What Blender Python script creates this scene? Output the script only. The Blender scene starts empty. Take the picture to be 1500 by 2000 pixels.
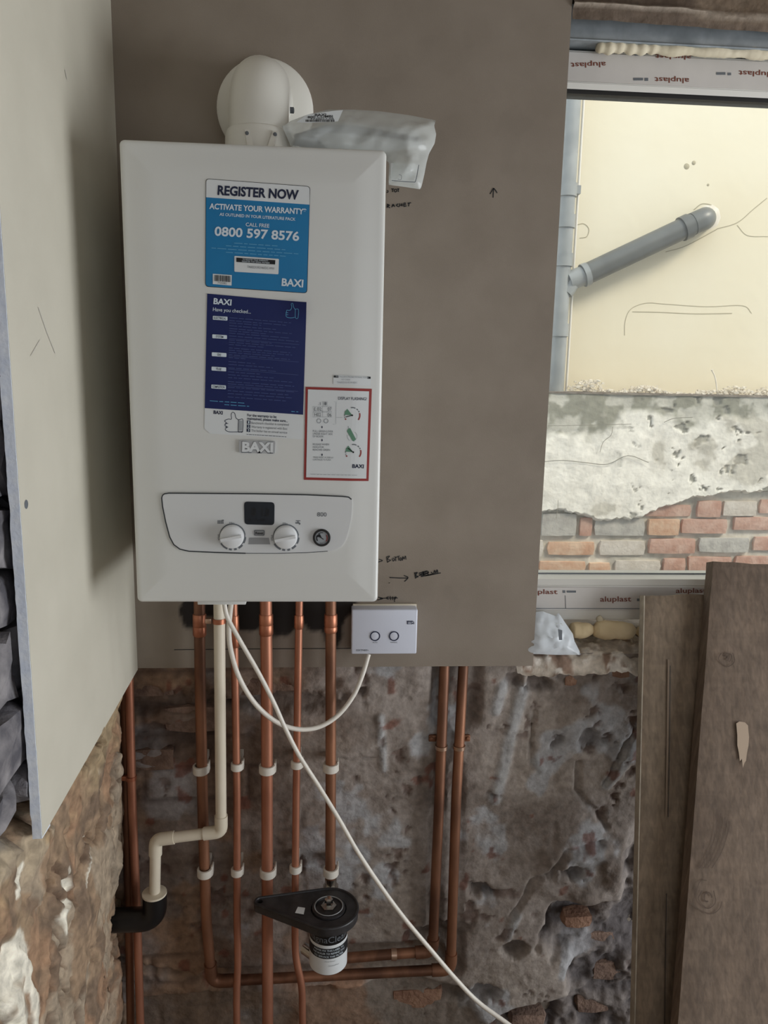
import bpy, bmesh, math, random
import numpy as np
from mathutils import Matrix, Vector

scene = bpy.context.scene
COL = scene.collection
random.seed(4)

# ------------------------------------------------------------------ camera
CAM = np.array([.393, -1.504, 1.5265])
YAW, PITCH, ROLL = np.radians([4.065, -10.46, 1.21])
FPX = 1483.0
_f = np.array([math.sin(YAW)*math.cos(PITCH), math.cos(YAW)*math.cos(PITCH), math.sin(PITCH)])
_r = np.cross(_f, [0, 0, 1]); _r /= np.linalg.norm(_r); _u = np.cross(_r, _f)
_c, _s = math.cos(ROLL), math.sin(ROLL)
_r, _u = _c*_r+_s*_u, -_s*_r+_c*_u
cd = bpy.data.cameras.new('camera'); cam = bpy.data.objects.new('camera', cd); COL.objects.link(cam)
cd.sensor_fit = 'VERTICAL'; cd.sensor_height = 24.0; cd.lens = FPX/2000*24.0
cd.clip_start = .02
M = Matrix.Identity(4)
for i in range(3):
    M[i][0] = _r[i]; M[i][1] = _u[i]; M[i][2] = -_f[i]; M[i][3] = CAM[i]
cam.matrix_world = M
scene.camera = cam

# ------------------------------------------------------------------ world, sun, lights, exposure
w = bpy.data.worlds.new('world'); scene.world = w; w.use_nodes = True
bg = w.node_tree.nodes['Background']
bg.inputs[0].default_value = (.86, .93, 1.0, 1); bg.inputs[1].default_value = 1.85
sd = bpy.data.lights.new('sun', 'SUN'); sd.energy = 3.3; sd.angle = math.radians(14); sd.color = (1, .90, .74)
sun = bpy.data.objects.new('sun', sd); COL.objects.link(sun)
sun.rotation_euler = Vector((-.62, .42, -.66)).to_track_quat('-Z', 'Y').to_euler()
sun.location = (4, -3, 5)
ad = bpy.data.lights.new('daylight_opening', 'AREA'); ad.shape = 'RECTANGLE'; ad.size = 1.9; ad.size_y = 1.6
ad.energy = 64; ad.color = (.95, .98, 1.0)
al = bpy.data.objects.new('daylight_opening', ad); COL.objects.link(al)
al.location = (3.14, -1.2, .82)
al.rotation_euler = Vector((-1, .12, .08)).to_track_quat('-Z', 'Z').to_euler()
vs = scene.view_settings
vs.view_transform = 'Standard'; vs.look = 'None'; vs.gamma = 1.0; vs.use_curve_mapping = False; vs.exposure = -0.24

# ------------------------------------------------------------------ geometry helpers
def at(x, y, X=None, Y=None, Z=None):
    """point of the place seen at photo pixel (x, y) on the plane X=, Y= or Z="""
    d = _f*FPX+_r*(x-750)-_u*(y-1000)
    t = (X-CAM[0])/d[0] if X is not None else (Y-CAM[1])/d[1] if Y is not None else (Z-CAM[2])/d[2]
    return CAM+d*t
def atp(x, y, P, n):
    d = _f*FPX+_r*(x-750)-_u*(y-1000); P = np.array(P, float); n = np.array(n, float)
    return CAM+d*(((P-CAM)@n)/(d@n))
def lin(*c):
    return tuple(((v/255)/12.92 if v/255 <= .04045 else ((v/255+.055)/1.055)**2.4) for v in c)+(1.0,)
def sm(t):
    t = np.clip(t, 0, 1); return t*t*(3-2*t)
_lat = {}
def vnoise(x, y, seed):
    if seed not in _lat: _lat[seed] = np.random.RandomState(seed).rand(256, 256)
    L = _lat[seed]; xi = np.floor(x).astype(int); yi = np.floor(y).astype(int)
    fx = x-xi; fy = y-yi; fx = fx*fx*(3-2*fx); fy = fy*fy*(3-2*fy)
    a = L[xi % 256, yi % 256]; b = L[(xi+1) % 256, yi % 256]; c = L[xi % 256, (yi+1) % 256]; d = L[(xi+1) % 256, (yi+1) % 256]
    return a*(1-fx)*(1-fy)+b*fx*(1-fy)+c*(1-fx)*fy+d*fx*fy
def fbm(x, y, scale, octv=5, seed=1, gain=.5):
    x = np.asarray(x, float); y = np.asarray(y, float); s = 0; a = 1; n = 0
    for o in range(octv):
        s = s+a*vnoise(x*scale+17.3*o+seed*3.1, y*scale+9.1*o+seed*7.7, seed*10+o); n += a; a *= gain; scale *= 2.03
    return s/n
def segdist(x, z, pts, closed=False):
    d = np.full(np.shape(x), 1e9); P = list(pts)+([pts[0]] if closed else [])
    for (ax, az), (bx, bz) in zip(P[:-1], P[1:]):
        dx, dz = bx-ax, bz-az; L = dx*dx+dz*dz+1e-12
        t = np.clip(((x-ax)*dx+(z-az)*dz)/L, 0, 1)
        d = np.minimum(d, np.hypot(x-ax-t*dx, z-az-t*dz))
    return d
def inpoly(x, z, P):
    r = np.zeros(np.shape(x), bool); n = len(P); j = n-1
    for i in range(n):
        xi, zi = P[i]; xj, zj = P[j]
        if abs(zj-zi) > 1e-9:
            c = ((zi > z) != (zj > z)) & (x < (xj-xi)*(z-zi)/(zj-zi)+xi); r ^= c
        j = i
    return r
def signed(x, z, P):
    d = segdist(x, z, P, True); return np.where(inpoly(x, z, P), d, -d)

ORG = {}
def wloc(o): return ORG[o.name]
def mk(name, V, F, mat, parent=None, smooth=True, col=None, origin=None, extra=None):
    V = np.asarray(V, float)
    if parent is not None: org = np.array(wloc(parent))
    elif origin is not None: org = np.array(origin, float)
    else: org = np.array([(V[:, 0].min()+V[:, 0].max())/2, (V[:, 1].min()+V[:, 1].max())/2, V[:, 2].min()])
    me = bpy.data.meshes.new(name); me.from_pydata((V-org).tolist(), [], [tuple(int(i) for i in f) for f in F]); me.validate()
    if smooth:
        me.polygons.foreach_set('use_smooth', [True]*len(me.polygons))
        try: me.set_sharp_from_angle(angle=math.radians(38 if smooth is True else smooth))
        except Exception: pass
    if col is not None:
        a = me.color_attributes.new('pigment', 'FLOAT_COLOR', 'POINT')
        c4 = np.ones((len(V), 4)); c4[:, :3] = col; a.data.foreach_set('color', c4.ravel())
    if extra is not None:
        for k, vals in extra.items():
            a = me.attributes.new(k, 'FLOAT', 'POINT'); a.data.foreach_set('value', np.asarray(vals, float))
    me.materials.append(mat)
    o = bpy.data.objects.new(name, me); COL.objects.link(o)
    if parent is not None: o.parent = parent
    else: o.location = org
    ORG[o.name] = tuple(org)
    return o
def tag(o, label, cat, group=None):
    o['label'] = label; o['category'] = cat
    if group: o['group'] = group
    return o
def thing(name, loc, label, cat, group=None):
    o = bpy.data.objects.new(name, None); COL.objects.link(o); o.location = loc; o.empty_display_size = .05
    ORG[o.name] = tuple(loc); return tag(o, label, cat, group)
def struct(o, label=None):
    o['kind'] = 'structure'
    if label: o['label'] = label
    return o
def join(*parts):
    V = []; F = []; n = 0
    for v, f in parts:
        v = np.asarray(v, float); V.append(v); F += [tuple(i+n for i in q) for q in f]; n += len(v)
    return np.vstack(V), F
def box(x0, x1, y0, y1, z0, z1):
    V = [(x, y, z) for x in (x0, x1) for y in (y0, y1) for z in (z0, z1)]
    F = [(0, 1, 3, 2), (4, 6, 7, 5), (0, 4, 5, 1), (2, 3, 7, 6), (0, 2, 6, 4), (1, 5, 7, 3)]
    return np.array(V), F
def rbox(x0, x1, y0, y1, z0, z1, r=.003, seg=2):
    bm = bmesh.new(); V, F = box(x0, x1, y0, y1, z0, z1)
    vs_ = [bm.verts.new(v) for v in V]
    for q in F: bm.faces.new([vs_[i] for i in q])
    bmesh.ops.recalc_face_normals(bm, faces=bm.faces)
    bmesh.ops.bevel(bm, geom=list(bm.edges), offset=r, segments=seg, affect='EDGES', profile=.5)
    bm.verts.index_update()
    out = np.array([v.co[:] for v in bm.verts]), [tuple(v.index for v in q.verts) for q in bm.faces]
    bm.free(); return out
def tube(path, r, n=14, caps=True):
    P = np.asarray(path, float); m = len(P); rr = np.full(m, r) if np.isscalar(r) else np.asarray(r, float)
    T = np.gradient(P, axis=0); T /= np.linalg.norm(T, axis=1)[:, None]+1e-12
    a = np.array([0, 0, 1.0]) if abs(T[0][2]) < .9 else np.array([1.0, 0, 0])
    N = np.cross(T[0], a); N /= np.linalg.norm(N); V = []
    for i in range(m):
        if i: N = N-T[i]*(N@T[i]); N /= np.linalg.norm(N)
        B = np.cross(T[i], N)
        for k in range(n):
            t = 2*math.pi*k/n; V.append(P[i]+rr[i]*(math.cos(t)*N+math.sin(t)*B))
    F = [(i*n+k, i*n+(k+1) % n, (i+1)*n+(k+1) % n, (i+1)*n+k) for i in range(m-1) for k in range(n)]
    if caps: F += [tuple(range(n-1, -1, -1)), tuple(range((m-1)*n, m*n))]
    return np.array(V), F
def smoothpath(pts, per=8):
    P = np.asarray(pts, float); P = np.vstack([2*P[0]-P[1], P, 2*P[-1]-P[-2]]); out = []
    for i in range(1, len(P)-2):
        for k in range(per):
            t = k/per; p0, p1, p2, p3 = P[i-1], P[i], P[i+1], P[i+2]
            out.append(.5*((2*p1)+(-p0+p2)*t+(2*p0-5*p1+4*p2-p3)*t*t+(-p0+3*p1-3*p2+p3)*t**3))
    out.append(P[-2]); return np.array(out)
def bendpath(pts, rad, per=8):
    """polyline with rounded corners"""
    P = [np.array(p, float) for p in pts]; out = [P[0]]
    for a, b, c in zip(P[:-2], P[1:-1], P[2:]):
        u1 = (a-b)/np.linalg.norm(a-b); u2 = (c-b)/np.linalg.norm(c-b)
        s = b+u1*rad; e = b+u2*rad
        for k in range(per+1):
            t = k/per; out.append((1-t)**2*s+2*t*(1-t)*b+t*t*e)
    out.append(P[-1]); return np.array(out)
def straight(a, b, n=2): return np.array([np.array(a)+(np.array(b)-np.array(a))*t for t in np.linspace(0, 1, n)])
def lathe(prof, c, axis='z', n=32, a0=0.0, a1=2*math.pi, cap=True):
    V = []; m = len(prof); full = abs(a1-a0-2*math.pi) < 1e-6
    K = n if full else n+1
    for rad, h in prof:
        for k in range(K):
            t = a0+(a1-a0)*k/n; x, y = rad*math.cos(t), rad*math.sin(t)
            if axis == 'z': V.append((c[0]+x, c[1]+y, c[2]+h))
            elif axis == 'y': V.append((c[0]+x, c[1]-h, c[2]+y))
            else: V.append((c[0]+h, c[1]+x, c[2]+y))
    F = []
    for i in range(m-1):
        for k in range(n):
            k2 = (k+1) % K; F.append((i*K+k, i*K+k2, (i+1)*K+k2, (i+1)*K+k))
    if cap and full: F += [tuple(range(K-1, -1, -1)), tuple(range((m-1)*K, m*K))]
    return np.array(V), F
def prism(outline, d):
    P = np.asarray(outline, float); d = np.asarray(d, float); n = len(P)
    V = np.vstack([P, P+d]); F = [tuple(range(n)), tuple(range(2*n-1, n-1, -1))]
    F += [(i, i+n, (i+1) % n+n, (i+1) % n) for i in range(n)]
    return V, F
def grid(nx, nz):
    return [(i*nz+k, (i+1)*nz+k, (i+1)*nz+k+1, i*nz+k+1) for i in range(nx-1) for k in range(nz-1)]
def resample(pts, n):
    P = np.asarray(list(pts)+[pts[0]], float); L = np.r_[0, np.cumsum(np.linalg.norm(np.diff(P, axis=0), axis=1))]
    t = np.linspace(0, L[-1], n, endpoint=False)
    return np.stack([np.interp(t, L, P[:, k]) for k in range(P.shape[1])], 1)
def pillow(outline3, tf, tb, wr=.003, ws=40, seed=3, n=140, power=.6, h=.006, an=2.0):
    """closed inflated bag: outline (3D), front (-y) and back (+y) thickness, creases"""
    from mathutils.geometry import delaunay_2d_cdt
    O = resample(outline3, n); poly = [(p[0], p[2]) for p in O]
    gx_, gz_ = np.meshgrid(np.arange(O[:, 0].min(), O[:, 0].max(), h), np.arange(O[:, 2].min(), O[:, 2].max(), h)); gx_ = gx_.ravel(); gz_ = gz_.ravel()
    gz_ = gz_+(np.round(gx_/h) % 2)*h*.5
    sd_ = signed(gx_, gz_, poly); k = sd_ > h*.6
    pts = poly+list(zip(gx_[k], gz_[k]))
    r = delaunay_2d_cdt([Vector((float(a), float(b))) for a, b in pts], [(i, (i+1) % n) for i in range(n)], [], 1, 1e-7)
    P = np.array([v[:] for v in r[0]]); T = [tuple(f) for f in r[2]]
    d = np.maximum(0, segdist(P[:, 0], P[:, 1], poly, True)); d[d < 1e-6] = 0
    w_ = 1/(np.hypot(P[:, 0][:, None]-O[:, 0], P[:, 1][:, None]-O[:, 2])**2+1e-7); yb = (w_@O[:, 1])/w_.sum(1)
    hh = np.clip(d/d.max(), 0, 1)**power
    rd = fbm(P[:, 0], P[:, 1]*an, ws, 3, seed); cz = .5-np.abs(rd-.5)*4; rd2 = fbm(P[:, 0]+P[:, 1], (P[:, 1]-P[:, 0])*an, ws*1.7, 2, seed+1); cz = cz+.5*(.5-np.abs(rd2-.5)*4)
    yf = yb-tf*hh-wr*cz*np.clip(d/.012, 0, 1); yk = yb+tb*hh
    m = len(P); V = np.vstack([np.stack([P[:, 0], yf, P[:, 1]], 1), np.stack([P[:, 0], yk, P[:, 1]], 1)])
    return V, T+[tuple(i+m for i in t[::-1]) for t in T]

# ------------------------------------------------------------------ materials
def mat(name, c1, c2=None, scale=20, rough=.6, metal=0.0, bump=0.0, bscale=60, detail=6, stretch=(1, 1, 1), spec=.5,
        attr=None, grain=0.0, lo=.35, hi=.65, coat=0.0, fix=None):
    m = bpy.data.materials.new(name); m.use_nodes = True; nt = m.node_tree; b = nt.nodes['Principled BSDF']
    b.inputs['Roughness'].default_value = rough; b.inputs['Metallic'].default_value = metal
    b.inputs['Specular IOR Level'].default_value = spec; b.inputs['Coat Weight'].default_value = coat
    tc = nt.nodes.new('ShaderNodeTexCoord'); mp = nt.nodes.new('ShaderNodeMapping'); mp.inputs['Scale'].default_value = stretch
    nt.links.new(tc.outputs['Object'], mp.inputs[0])
    def noise(s, d=detail):
        n = nt.nodes.new('ShaderNodeTexNoise'); n.inputs['Scale'].default_value = s; n.inputs['Detail'].default_value = d
        nt.links.new(mp.outputs[0], n.inputs['Vector']); return n
    if attr:
        a = nt.nodes.new('ShaderNodeAttribute'); a.attribute_name = attr
        n = noise(scale, 8); r = nt.nodes.new('ShaderNodeMapRange'); r.inputs['From Min'].default_value = .3; r.inputs['From Max'].default_value = .7
        r.inputs['To Min'].default_value = 1-grain; r.inputs['To Max'].default_value = 1+grain
        nt.links.new(n.outputs[0], r.inputs[0])
        mu = nt.nodes.new('ShaderNodeVectorMath'); mu.operation = 'SCALE'
        nt.links.new(a.outputs['Color'], mu.inputs[0]); nt.links.new(r.outputs[0], mu.inputs['Scale']); nt.links.new(mu.outputs[0], b.inputs['Base Color'])
    elif c2 is None: b.inputs['Base Color'].default_value = c1
    else:
        n = noise(scale); cr = nt.nodes.new('ShaderNodeValToRGB'); cr.color_ramp.elements[0].position = lo; cr.color_ramp.elements[1].position = hi
        cr.color_ramp.elements[0].color = c1; cr.color_ramp.elements[1].color = c2
        nt.links.new(n.outputs[0], cr.inputs[0]); nt.links.new(cr.outputs[0], b.inputs['Base Color'])
    if bump:
        n = noise(bscale); bp = nt.nodes.new('ShaderNodeBump'); bp.inputs['Strength'].default_value = bump; bp.inputs['Distance'].default_value = .004
        nt.links.new(n.outputs[0], bp.inputs['Height']); nt.links.new(bp.outputs[0], b.inputs['Normal'])
    return m
def soot_board(name, c1, c2):
    m = mat(name, c1, c2, 9, .85, bump=.08, bscale=400); nt = m.node_tree; b = nt.nodes['Principled BSDF']
    src = b.inputs['Base Color'].links[0].from_socket
    a = nt.nodes.new('ShaderNodeAttribute'); a.attribute_name = 'soot'
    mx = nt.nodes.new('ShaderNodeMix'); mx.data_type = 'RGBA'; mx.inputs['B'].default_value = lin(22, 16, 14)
    nt.links.new(a.outputs['Fac'], mx.inputs['Factor']); nt.links.new(src, mx.inputs['A']); nt.links.new(mx.outputs['Result'], b.inputs['Base Color'])
    return m
def seethrough(name, colr, alpha, rough=.2, trans_col=(1, 1, 1, 1), spec=.5):
    m = bpy.data.materials.new(name); m.use_nodes = True; nt = m.node_tree; b = nt.nodes['Principled BSDF']
    b.inputs['Base Color'].default_value = colr; b.inputs['Roughness'].default_value = rough; b.inputs['Specular IOR Level'].default_value = spec
    tr = nt.nodes.new('ShaderNodeBsdfTransparent'); tr.inputs[0].default_value = trans_col
    mx = nt.nodes.new('ShaderNodeMixShader'); mx.inputs[0].default_value = alpha
    nt.links.new(tr.outputs[0], mx.inputs[1]); nt.links.new(b.outputs[0], mx.inputs[2])
    nt.links.new(mx.outputs[0], nt.nodes['Material Output'].inputs[0]); return m

m_board = soot_board('grey_plasterboard', lin(134, 123, 111), lin(142, 131, 119))
m_boardl = mat('ivory_plasterboard', lin(202, 197, 182), lin(209, 204, 189), 7, .8, bump=.06, bscale=300)
m_gyp = mat('gypsum_core', lin(222, 230, 244), lin(238, 243, 250), 60, .9, bump=.2, bscale=180)
m_wall = mat('rough_plaster', None, attr='pigment', scale=70, grain=.22, rough=.95, bump=.6, bscale=90)
m_stonew = mat('rubble_stone', None, attr='pigment', scale=60, grain=.32, rough=.95, bump=.9, bscale=60)
m_stone = mat('blue_grey_stone', lin(88, 86, 92), lin(150, 146, 148), 24, .9, bump=1.0, bscale=70)
m_brick = mat('weathered_brick', lin(100, 80, 70), lin(138, 114, 100), 30, .95, bump=1.0, bscale=120)
m_brick_o = mat('orange_brick', lin(132, 98, 80), lin(160, 126, 104), 30, .95, bump=1.0, bscale=120)
m_conc = mat('concrete', lin(112, 102, 92), lin(150, 140, 128), 14, .95, bump=.9, bscale=60)
m_floor = mat('dusty_floor', lin(120, 108, 96), lin(150, 138, 124), 6, .9, bump=.3)
m_plain = mat('plain_wall_plaster', lin(170, 162, 152), lin(186, 178, 168), 5, .9, bump=.2)
m_white = mat('white_enamel', lin(216, 217, 214), lin(219, 220, 217), 3, .32, coat=.1)
m_panel = mat('white_panel_plastic', lin(213, 215, 216), lin(217, 219, 220), 3, .4)
m_groove = mat('dark_groove', lin(52, 56, 60), rough=.7)
m_knob = mat('knob_plastic', lin(226, 228, 230), rough=.25)
m_lcd = mat('lcd_window', lin(34, 40, 48), lin(38, 44, 52), 10, .18)
m_black = mat('black_ink', lin(14, 16, 20), rough=.6)
m_greyink = mat('grey_ink', lin(105, 110, 116), rough=.6)
m_pale = mat('pale_grey_ink', lin(160, 165, 170), rough=.6)
m_navy = mat('navy_print', lin(20, 34, 88), lin(24, 38, 94), 8, .28)
m_navyink = mat('navy_ink', lin(22, 32, 62), rough=.6)
m_blue = mat('blue_print', lin(26, 118, 172), lin(30, 124, 178), 8, .35)
m_paper = mat('white_paper', lin(217, 221, 223), lin(221, 225, 227), 8, .5)
m_whiteink = mat('white_ink', lin(214, 226, 236), rough=.6)
m_paleblue = mat('pale_blue_ink', lin(90, 160, 202), rough=.6)
m_dimnavy = mat('dim_navy_ink', lin(62, 76, 128), rough=.6)
m_red = mat('dark_red_print', lin(148, 48, 44), rough=.5)
m_green = mat('green_print', lin(96, 140, 116), rough=.6)
m_badge = mat('silver_badge', lin(186, 189, 192), lin(200, 203, 206), 10, .35, metal=.35)
m_silver = mat('silver_grey', lin(160, 163, 166), rough=.4, metal=.4)
m_flue = mat('white_flue_plastic', lin(224, 222, 214), lin(230, 228, 220), 4, .38)
m_copper = mat('copper', lin(196, 138, 112), lin(158, 104, 82), 22, .46, metal=.7, stretch=(1, 1, .25), bump=.05)
m_copper_d = mat('tarnished_copper', lin(160, 114, 88), lin(104, 72, 56), 16, .5, metal=.65, stretch=(1, 1, .3), bump=.08)
m_fit = mat('copper_fitting', lin(190, 128, 100), lin(160, 100, 76), 30, .42, metal=.8)
m_solder = mat('solder', lin(190, 160, 140), rough=.35, metal=.9)
m_clip = mat('white_clip_plastic', lin(206, 200, 190), lin(214, 208, 198), 20, .45)
m_pvc = mat('white_pvc_pipe', lin(214, 204, 184), lin(220, 210, 192), 10, .4)
m_cable = mat('white_cable', lin(222, 216, 206), lin(228, 222, 212), 10, .4)
m_blackp = mat('black_plastic', lin(16, 16, 18), lin(20, 20, 22), 10, .3)
m_blackr = mat('dusty_black_plastic', lin(32, 31, 33), lin(52, 50, 52), 40, .42, bump=.1)
m_chrome = mat('chrome', lin(200, 198, 194), rough=.18, metal=1.0)
m_ctrl = mat('controller_plastic', lin(208, 212, 226), lin(212, 216, 229), 5, .35)
m_wood = mat('old_timber', lin(84, 70, 56), lin(138, 118, 98), 9, .85, bump=.5, bscale=40, stretch=(6, 6, .7), lo=.3, hi=.7)
m_woodd = mat('dark_old_timber', lin(74, 58, 48), lin(122, 102, 86), 8, .85, bump=.5, bscale=40, stretch=(7, 7, .6), lo=.3, hi=.7)
m_woodedge = mat('sawn_wood_edge', lin(150, 140, 126), lin(178, 168, 152), 30, .9, bump=.5)
m_flake = mat('old_paint_flake', lin(176, 156, 136), rough=.8)
m_upvc = mat('white_upvc', lin(222, 220, 214), lin(226, 224, 218), 4, .32)
m_film = mat('protective_film', lin(206, 202, 198), lin(214, 210, 206), 12, .3)
m_brown = mat('brown_print', lin(118, 62, 46), rough=.6)
m_gasket = mat('black_gasket', lin(26, 24, 24), rough=.6)
m_steel = mat('galvanised_steel', lin(150, 158, 164), lin(182, 190, 196), 25, .42, metal=.6, bump=.1)
m_foam = mat('expanding_foam', lin(214, 192, 152), lin(226, 206, 168), 16, .8, bump=.35, bscale=50)
m_foamw = mat('pale_foam', lin(214, 204, 178), lin(226, 216, 192), 20, .8, bump=.3, bscale=60)
m_bag = seethrough('clear_polythene', lin(226, 230, 228), .56, .16)
m_bag2 = seethrough('milky_polythene', lin(232, 238, 244), .72, .25)
m_leaf = mat('leaflet_paper', lin(212, 216, 216), rough=.5)
m_dark = mat('dark_leaflet', lin(72, 78, 90), lin(92, 98, 108), 12, .4)
m_glass = seethrough('window_glass', (.9, .95, .95, 1), .045, .02, (.97, .985, .98, 1))
m_cream = mat('cream_render', lin(230, 218, 190), lin(236, 227, 204), 1.4, .9, bump=.35, bscale=22, lo=.3, hi=.7)
m_crackd = mat('render_crack_dark', lin(140, 136, 124), rough=.9)
m_crack = mat('crack_line', lin(176, 166, 140), rough=.9)
m_ext = mat('weathered_render', None, attr='pigment', scale=24, grain=.12, rough=.95, bump=.6, bscale=60)
m_grey = mat('grey_pvc', lin(93, 94, 92), lin(105, 106, 103), 12, .4)
m_greyl = mat('pale_grey_pvc', lin(138, 141, 141), lin(156, 158, 157), 12, .4)
m_rubble = mat('rubble_crumbs', lin(222, 212, 194), lin(238, 230, 216), 30, .9)
EXTB = [mat('outside_brick', lin(*a), lin(*b), 16, .95, bump=.8, bscale=60) for a, b in (
    ((182, 140, 122), (204, 172, 156)), ((196, 152, 122), (214, 184, 158)), ((168, 164, 158), (196, 192, 184)), ((196, 186, 174), (214, 206, 196)))]

def woodmat(name, c1, c2):
    m = mat(name, c1, c2, 5, .85, bump=.35, bscale=30, stretch=(1.6, 1.6, 1.0), lo=.25, hi=.75); nt = m.node_tree; b = nt.nodes['Principled BSDF']
    src = b.inputs['Base Color'].links[0].from_socket; tc = nt.nodes.new('ShaderNodeTexCoord')
    last = src
    for st_, sc, lo_, hi_ in (((38, 38, 1.0), 3.2, .74, 1.18), ((9, 9, .7), 3.0, .84, 1.14), ((2.0, 2.0, 26), 2.2, .92, 1.08)):
        mp = nt.nodes.new('ShaderNodeMapping'); mp.inputs['Scale'].default_value = st_; nt.links.new(tc.outputs['Object'], mp.inputs[0])
        n = nt.nodes.new('ShaderNodeTexNoise'); n.inputs['Scale'].default_value = sc; n.inputs['Detail'].default_value = 5; n.inputs['Distortion'].default_value = .6; nt.links.new(mp.outputs[0], n.inputs['Vector'])
        r = nt.nodes.new('ShaderNodeMapRange'); r.inputs['From Min'].default_value = .3; r.inputs['From Max'].default_value = .7; r.inputs['To Min'].default_value = lo_; r.inputs['To Max'].default_value = hi_
        nt.links.new(n.outputs[0], r.inputs[0]); v = nt.nodes.new('ShaderNodeVectorMath'); v.operation = 'SCALE'; nt.links.new(last, v.inputs[0]); nt.links.new(r.outputs[0], v.inputs['Scale']); last = v.outputs[0]
    nt.links.new(last, b.inputs['Base Color']); return m
m_wood = woodmat('old_timber', lin(112, 97, 81), lin(134, 117, 99))
m_woodd = woodmat('dark_old_timber', lin(100, 84, 71), lin(124, 107, 92))
m_scrape = mat('scraped_timber', lin(128, 111, 95), rough=.85)
m_knot = mat('wood_knot', lin(78, 63, 53), lin(96, 80, 68), 60, .85)

# ------------------------------------------------------------------ the setting: rear of the room (behind the camera)
ZC = 2.55
fl = struct(mk('floor', *box(-.25, 3.3, -3.5, .35, -.20, -.10), m_floor, smooth=False))
ce = struct(mk('ceiling', *box(-.25, 3.3, -3.5, .35, ZC, ZC+.12), m_plain, smooth=False))
struct(mk('wall_right', *join(box(3.2, 3.35, -3.5, -2.1, -.10, ZC), box(3.2, 3.35, -.14, .35, -.10, ZC), box(3.2, 3.35, -2.1, -.14, 1.7, ZC)), m_plain, smooth=False))
struct(mk('wall_rear', *join(box(-.2, .7, -3.55, -3.4, -.10, ZC), box(2.2, 3.2, -3.55, -3.4, -.10, ZC), box(.7, 2.2, -3.55, -3.4, 2.2, ZC), box(.7, 2.2, -3.55, -3.4, -.10, .8)), m_plain, smooth=False))

# ------------------------------------------------------------------ wall_back: rough lower masonry
def wp(px, py, Y=.02):
    p = at(px, py, Y=Y); return (p[0], p[2])
x0, x1, z0, z1, st = -.07, 1.75, -.10, .935, .005
xs = np.arange(x0, x1+st/2, st); zs = np.arange(z0, z1+st/2, st)
X, Z = np.meshgrid(xs, zs, indexing='ij'); X = X.ravel(); Z = Z.ravel()
wx = X+(fbm(X, Z, 6, 3, 5)-.5)*.03; wz = Z+(fbm(X, Z, 6, 3, 6)-.5)*.03
n1 = fbm(X, Z, 5, 5, 1); n2 = fbm(X, Z, 14, 5, 2); n3 = fbm(X, Z, 34, 4, 3); n4 = fbm(X, Z, 3, 4, 4)
D = (n1-.5)*.026+(n2-.5)*.013+(n3-.5)*.005                # + = out of the wall
# brick courses showing faintly through the plaster
row = np.floor(wz/.075); fz = wz/.075-row; fx = ((wx+.11*(row % 2))/.225); fx = fx-np.floor(fx)
joint = np.maximum(sm(1-np.minimum(fz, 1-fz)/.13), sm(1-np.minimum(fx, 1-fx)/.05))
show = sm((fbm(X, Z, 3.2, 4, 8)-.46)/.12)
left = sm((.50-X)/.34)
pits = sm((fbm(X, Z, 34, 4, 17)-.66)/.05)*sm((fbm(X, Z, 4, 3, 18)-.50)/.1+sm((Z-.82)/.07)*.6); D -= pits*.006
D -= joint*.007*np.clip(show*.25+left*.45*show, 0, 1)
HOLES = [(945, 1735, .016, .03), (1005, 1856, .014, .03), (958, 1556, .011, .02), (1105, 1705, .022, .03), (1060, 1335, .02, .02), (1005, 1330, .016, .015), (705, 1352, .008, .015),
         (1150, 1452, .022, .015), (1085, 1452, .016, .014), (300, 1368, .05, .02), (560, 1365, .05, .02), (330, 1443, .05, .018), (860, 1820, .03, .02), (900, 1950, .03, .02)]
hole = np.zeros_like(X)
for px, py, rr, dd in HOLES:
    hx, hz = wp(px, py); d = np.hypot((X-hx)/(2.2 if rr >= .03 else 1.3), (Z-hz)*(1.9 if rr >= .03 else 1.1))+(n3-.5)*.05*(rr/.016)**.5+(n2-.5)*.03
    k = sm(1.5-d/rr); hole = np.maximum(hole, k); D -= k*dd
LINES = [([(1050, 1390), (1040, 1430), (1045, 1490)], .006), ([(1128, 1495), (1130, 1545), (1150, 1575), (1185, 1620)], .007), ([(1240, 1440), (1200, 1500), (1180, 1535)], .006),
         ([(1180, 1650), (1110, 1660), (1085, 1700), (1040, 1725), (1000, 1790)], .008), ([(1210, 1770), (1080, 1775), (1075, 1830), (1050, 1860)], .011), ([(260, 1440), (440, 1440)], .006), ([(640, 1482), (780, 1478)], .003), ([(270, 1890), (420, 1935), (640, 1940)], .012)]
for pts, wd in LINES:
    d = segdist(X+(n2-.5)*.03, Z+(n3-.5)*.02, [wp(*q) for q in pts]); D -= sm(1.3-d/wd)*wd*1.5
ridge = np.zeros_like(X)
for pts, wd in [([(1025, 1350), (1000, 1430), (968, 1560)], .016), ([(985, 1340), (970, 1390)], .014), ([(1235, 1475), (1185, 1535)], .016), ([(745, 1400), (748, 1500)], .010), ([(1060, 1500), (1050, 1490)], .012), ([(1010, 1790), (990, 1830)], .012)]:
    d = segdist(X+(n2-.5)*.012, Z, [wp(*q) for q in pts]); k = sm(1.3-d/wd); ridge = np.maximum(ridge, k); D += k*.006
REC = [wp(*q) for q in [(1275, 1560), (1240, 1610), (1232, 1680), (1215, 1775), (1085, 1785), (1060, 1835), (1085, 1880), (1118, 1875), (1112, 1945), (1010, 1972), (950, 2010), (950, 2120), (1700, 2120), (1700, 1560)]]
sg = signed(X+(n2-.5)*.05, Z+(n1-.5)*.04, REC); rec = sm(sg/.035+.4); D -= rec*(.050+.09*(n2-.5)+.06*(n1-.5))
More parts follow.
